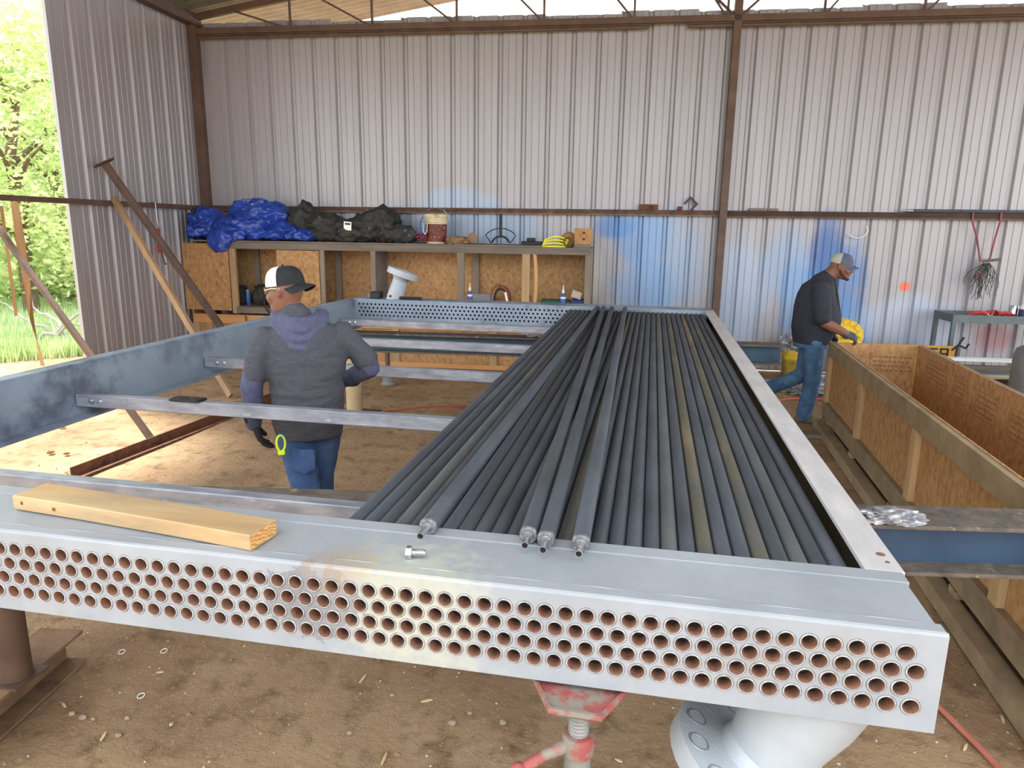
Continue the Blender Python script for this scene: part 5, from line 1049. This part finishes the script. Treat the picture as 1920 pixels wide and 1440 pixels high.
PM = lambda a, e, h: Ph(a, e, h)
cap(root, Ph, M1, mat('black_cap', '#17171a', '#222226', 30, .85), mat('white_cap_mesh', '#d6d2dc', '#e6e2ea', 60, .8), reverse=True)
GLS = mat('amber_lens', '#b59a4a', rough=.15, alpha=.6)
b = B(M1)
for k in (-1, 1): b.rings([[Ph(x*k, e, h) for x, h, e in ((.006, .028, .118), (.062, .030, .088), (.064, -.004, .086), (.010, -.010, .118))], [Ph(x*k, e, h) for x, h, e in ((.006, .028, .115), (.062, .030, .085), (.064, -.004, .083), (.010, -.010, .115))]])
sg = b.build('safety_glasses', GLS, root); b = B(M1)
for k in (-1, 1): b.tube([Ph(.064*k, .085, .015), Ph(.083*k, .03, .02), Ph(.086*k, -.02, .015)], .0028, 6)
b.build('temple', mat('clear_plastic', '#c9c0a0', rough=.3), sg)
HV = mat('hi_vis_clip', '#c8e020', rough=.5)
p = M1 @ Vector((-.155, -.105, .80)); t = thing('glove_clip', 'bright yellow-green clip hanging from the man\'s back pocket', 'clip', p)
b = B(M1); cc = Vector((-.150, -.13, .83)); b.tube([cc+Vector((.022*math.sin(a), 0, .045*math.cos(a))) for a in [i*.42 for i in range(15)]], .006, 6, True); b.build('loop', HV, t, smooth=True); b = B(M1); b.box(-.168, -.132, -.137, -.123, .765, .790, .003); b.build('jaw', HV, t)
# ------------------------------------------------------------------ man walking on the right, in profile
pc = onz(1506, 789, 0); M2 = person_frame(pc.x, pc.y)
root = thing('person', 'man walking to the right in dark t-shirt, jeans and grey trucker cap', 'person', (pc.x, pc.y, 0))
hd = Vector((.195, .01, 1.63)); hf = Vector((.97, -.12, -.16))
Ns = Vector((.03, -.19, 1.41)); Ne = Vector((.085, -.235, 1.09)); Nw = Vector((.30, -.19, .985))
Fs = Vector((.03, .20, 1.41)); Fe = Vector((-.02, .25, 1.10)); Fw = Vector((.14, .25, .92))
hN, kN, aN = Vector((.02, -.09, .88)), Vector((.045, -.09, .47)), Vector((.0, -.09, .085))
hF, kF, aF = Vector((.0, .09, .88)), Vector((-.05, .09, .48)), Vector((-.37, .09, .30))
TR = [(-.005, 0, .80, .150, .175), (0, 0, .90, .185, .185), (.02, 0, 1.0, .220, .195), (.025, 0, 1.10, .222, .195), (.005, 0, 1.22, .200, .2), (-.005, 0, 1.35, .170, .21), (.005, 0, 1.44, .145, .185), (.035, 0, 1.495, .105, .125)]
b = B(); loft(b, torso_rings(.9, TR)); limb(b, [(.03, 0, 1.45), (.095, .0, 1.53), hd-Vector((.035, 0, .02))], [.085, .078, .070]); Ph2 = head(b, hd, hf, s=1.03)
for s, e, w in ((Ns, Ne, Nw), (Fs, Fe, Fw)): limb(b, [s, s.lerp(e, .5), e, e.lerp(w, .4), w], [.064, .06, .052, .054, .038])
hand(b, Nw, (.9, .15, -.35), (0, .5, -.8), .8, .75, 1); hand(b, Fw, (.8, -.1, -.5), (0, -.6, -.6), .8, .6, -1)
for h, k, a in ((hN, kN, aN), (hF, kF, aF)): limb(b, [h, k, a], [.078, .057, .044])
limb(b, [aN+Vector((-.04, 0, -.05)), aN+Vector((.13, 0, -.055))], [.038, .034]); limb(b, [aF+Vector((-.06, 0, .01)), aF+Vector((.02, 0, -.16))], [.038, .034])
v, f = fuse(b, .0095, 1); o = B(M2); o.add(v, f); o.build('body', mat('brown_skin', '#6e4531', '#7d513b', 8, .55), root, smooth=True, auto=False)
bits(Ph2, M2, root)
b = B(); limb(b, [Ph2(-.022, .096, -.045), Ph2(.022, .096, -.045)], [.006, .006], 8); limb(b, [Ph2(k_*x_, e_, h_) for k_, x_, e_, h_ in ((-1, .066, .0, -.02), (-1, .062, .025, -.062), (-1, .045, .06, -.092), (1, .0, .090, -.108), (1, .045, .06, -.092), (1, .062, .025, -.062), (1, .066, .0, -.02))], [.007, .012, .015, .017, .015, .012, .007], 8); o = B(M2); o.add(b.v, b.f); o.build('beard', mat('dark_beard', '#2c1d17', '#3a2820', 60, .9), root, smooth=True)
DTS = mat('dark_navy_shirt', '#23222c', '#2c2b36', 20, .9, 0, .15, 120)
b = B(); loft(b, torso_rings(1.06, TR[1:])); loft(b, [(-.005, 0, .845, .18, .19), (0, 0, .92, .195, .195)])
for s, e in ((Ns, Ne), (Fs, Fe)): limb(b, [s, s.lerp(e, .5), s.lerp(e, .85)], [.092, .090, .090])
limb(b, [(.03, 0, 1.45), (.075, 0, 1.505)], [.115, .095])
cloth('t_shirt', b, DTS, root, M2, .011, 2, 4., .008, fr=(8, 8, 12))
b = B(); loft(b, [(-.01, 0, .80, .165, .175), (0, 0, .90, .175, .18)])
for h, k, a in ((hN, kN, aN), (hF, kF, aF)): limb(b, [h, h.lerp(k, .5), k, k.lerp(a, .5), a+Vector((0, 0, .0))], [.105, .098, .082, .078, .078])
jn = cloth('jeans', b, JEAN2, root, M2, .011, 2, 17., .010, fr=(9, 9, 14))
b = B(); limb(b, [aN+Vector((-.05, 0, -.04)), aN+Vector((.06, 0, -.04)), aN+Vector((.17, 0, -.05))], [.046, .044, .036]); v, f = fuse(b, .010, 1); v = [Vector((q.x, q.y, max(q.z, 0))) for q in v]; o = B(M2); o.add(v, f); o.build('boot', BOOT, root, smooth=True, auto=False)
b = B(); limb(b, [aF+Vector((-.05, 0, .03)), aF+Vector((-.03, 0, -.06)), aF+Vector((.03, 0, -.17))], [.046, .044, .036]); v, f = fuse(b, .010, 1); o = B(M2); o.add(v, f); o.build('boot', BOOT, root, smooth=True, auto=False)
for (wr, d, pn, sd, cu) in ((Nw, (.9, .15, -.35), (0, .5, -.8), 1, .75), (Fw, (.8, -.1, -.5), (0, -.6, -.6), -1, .6)):
    b = B(); hand(b, wr, d, pn, 1.35, cu, sd); dn = Vector(d).normalized(); limb(b, [Vector(wr)-dn*.03, wr], [.041, .037]); v, f = fuse(b, .0045, 1); o = B(M2); o.add(v, f); o.build('glove', mat('grey_glove', '#3a3a3c', '#4a4a4c', 20, .8), root, smooth=True, auto=False)
cap(root, Ph2, M2, mat('blue_grey_cap', '#4a4f60', '#585d6e', 30, .85), mat('grey_cap_mesh', '#9a9a8c', '#a8a89a', 60, .8))
b = B(M2); 
for i in range(10):
    a = -.5+i*.1
b.rings([[Ph2(x, e, h) for x, h, e in ((-.024, .062, .095), (.024, .062, .095), (.024, .100, .072), (-.024, .100, .072))], [Ph2(x, e+.004, h) for x, h, e in ((-.024, .062, .097), (.024, .062, .097), (.024, .100, .074), (-.024, .100, .074))]]); b.build('cap_patch', mat('cap_patch', '#8d8a98', '#5a4a5a', 40, .7), root)
p = M2 @ Vector((.19, -.15, .72)); t = thing('radio_holster', 'black radio holster clipped on the walking man\'s belt', 'holster', p); b = B(M2); b.box(.165, .215, -.20, -.155, .70, .88, .008); b.build('body', BLACK, t); b = B(M2); b.box(.175, .205, -.155, -.13, .84, .87); b.build('clip', BLACK, t)
# ================================================================== outdoors, seen through the left opening
LEAFM = [mat('leaf_green_a', '#b3c67e', '#d8dfa8', 2.5, .6, world=True), mat('leaf_green_b', '#98b46c', '#c3d092', 2.5, .6, world=True)]
for m_ in LEAFM:
    nt = m_.node_tree; bs = nt.nodes['Principled BSDF']; bs.inputs['Subsurface Weight'].default_value = 0
    tr = nt.nodes.new('ShaderNodeBsdfTranslucent'); mx_ = nt.nodes.new('ShaderNodeMixShader'); mx_.inputs[0].default_value = .45
    nt.links.new(bs.inputs['Base Color'].links[0].from_socket, tr.inputs[0]); nt.links.new(bs.outputs[0], mx_.inputs[1]); nt.links.new(tr.outputs[0], mx_.inputs[2]); nt.links.new(mx_.outputs[0], nt.nodes['Material Output'].inputs[0])
BARK = mat('bark', '#5d4c3c', '#74624e', 8, .9, 0, .4, 20)
def tree(x, y, h, r, n, label, seed, low=.6, mi=0):
    random.seed(seed); t = thing('tree', label, 'tree', (x, y, 0), 'trees beyond the left opening')
    b = B(); pts = [(x, y, -.1)]; 
    for k in range(5): pts.append((x+random.uniform(-.3, .3), y+random.uniform(-.3, .3), h*.17*(k+1)))
    b.tube(pts, [.16, .14, .12, .10, .07, .04], 8)
    for k in range(7):
        a = random.uniform(0, 6.28); z = h*random.uniform(.25, .7); e = (x+r*.7*math.cos(a), y+r*.7*math.sin(a), z+h*.12); b.tube([(x, y, z), ((x+e[0])/2, (y+e[1])/2, z+h*.08), e], [.06, .04, .015], 6)
    b.build('trunk', BARK, t, smooth=True)
    b = B(); vs = []; fs = []
    cl = [(random.gauss(0, r*.5), random.gauss(0, r*.5), random.uniform(low, h), random.uniform(.35, .8)) for _ in range(int(n/90))]
    for (cx, cy, cz, cr) in cl:
        for _ in range(90):
            p = Vector((x+cx+random.gauss(0, cr*.55), y+cy+random.gauss(0, cr*.55), max(.2, cz+random.gauss(0, cr*.45))))
            u = Vector((random.gauss(0, 1), random.gauss(0, 1), random.gauss(0, .6))).normalized(); w = u.cross(Vector((random.gauss(0, 1), random.gauss(0, 1), random.gauss(0, 1)))).normalized(); s = random.uniform(.05, .10)
            k = len(vs); vs += [p-u*s, p+w*s*.45, p+u*s, p-w*s*.45]; fs.append((k, k+1, k+2, k+3))
    b.add(vs, fs); o = b.build('foliage', LEAFM[mi], t); o['kind'] = 'stuff'
def gp(u, dist):                                # point on the ground along a pixel column, dist metres away
    d = ray(u, 430); d.z = 0; d.normalize(); q = CAMP+d*dist; return q.x, q.y
tree(*gp(40, 17.5), 6.2, 1.9, 9000, 'nearest leafy tree filling the middle of the left opening', 1)
tree(*gp(-90, 19), 7.5, 2.2, 7000, 'leafy tree at the left frame edge behind the slats', 2, mi=1)
tree(*gp(125, 19.5), 5.2, 1.8, 7000, 'leafy tree right behind the end of the left wall', 3, mi=1)
tree(*gp(20, 24), 8.8, 2.8, 8000, 'taller leafy tree farther back in the left opening', 4)
tree(*gp(110, 26), 6.0, 2.6, 7000, 'rounded leafy tree farther back near the left wall', 5, mi=0)
tree(*gp(-40, 28), 7.0, 3.2, 6000, 'broad distant tree behind the others at the far left', 6, mi=1)
# low bushes hiding the horizon
for i, (u, dd, r_) in enumerate(((10, 22, 1.4), (70, 21, 1.3), (130, 22, 1.5), (-40, 23, 1.5), (170, 25, 1.6), (190, 20, 1.3))):
    random.seed(60+i); x, y = gp(u, dd); b = B(); vs = []; fs = []
    for _ in range(3200):
        p = Vector((x+random.gauss(0, r_*.5), y+random.gauss(0, r_*.5), abs(random.gauss(0, .8))+.05)); uu = Vector((random.gauss(0, 1), random.gauss(0, 1), random.gauss(0, .8))).normalized(); w = uu.cross(Vector((random.gauss(0, 1), random.gauss(0, 1), random.gauss(0, 1)))).normalized(); s = random.uniform(.05, .11)
        k = len(vs); vs += [p-uu*s, p+w*s*.45, p+uu*s, p-w*s*.45]; fs.append((k, k+1, k+2, k+3))
    b.add(vs, fs); t = thing('bush', ('bush behind the leftmost slat', 'bush beyond the fallen branches', 'bush beside the end of the left wall', 'bush at the far left frame edge', 'bush hidden behind the left wall edge', 'bush nearest to the left wall edge')[i], 'bush', (x, y, 0), 'bushes beyond the left opening'); o = b.build('leaves', LEAFM[i % 2], t); o['kind'] = 'stuff'
    b = B(); b.tube([(x, y, -.05), (x+.1, y, .6), (x, y+.1, 1.2)], [.05, .04, .02], 6); b.build('stem', BARK, t)
# grass strip
random.seed(5); b = B(); vs = []; fs = []
GRM = mat('grass_blade', '#a8c07c', '#cad8a0', 2, .7, world=True)
for _ in range(26000):
    x, y = gp(random.uniform(-80, 200), random.uniform(12.2, 22)); h = random.uniform(.08, .30); a = random.uniform(0, 6.28); w = .012; l = h*random.uniform(.1, .5)
    k = len(vs); vs += [Vector((x-w*math.cos(a), y-w*math.sin(a), -.02)), Vector((x+w*math.cos(a), y+w*math.sin(a), -.02)), Vector((x+l*math.sin(a), y-l*math.cos(a), h))]; fs.append((k, k+1, k+2))
b.add(vs, fs); g = tag(b.build('grass', GRM), 'bright green grass growing beyond the left opening', 'grass'); g['kind'] = 'stuff'
# fallen white branches
WBR = mat('bleached_branch', '#b0a69c', '#94897f', 8, .8)
x, y = gp(95, 13.6)
t = thing('fallen_branch', 'bleached dead branch lying in the grass outside', 'branch', (x, y, 0)); random.seed(8)
for k in range(7):
    p = Vector((x+random.uniform(-.5, .5), y+random.uniform(-.4, .4), .0)); a = random.uniform(-.4, 3.5); pts = [p]
    for j in range(6): a += random.uniform(-.5, .5); p = p+Vector((math.cos(a)*.25, math.sin(a)*.1, max(.02-p.z, random.uniform(-.05, .25)))); pts.append(p)
    b = B(); b.tube(pts, [.032, .03, .027, .023, .018, .012, .006], 7); b.build('limb', WBR, t, smooth=True)
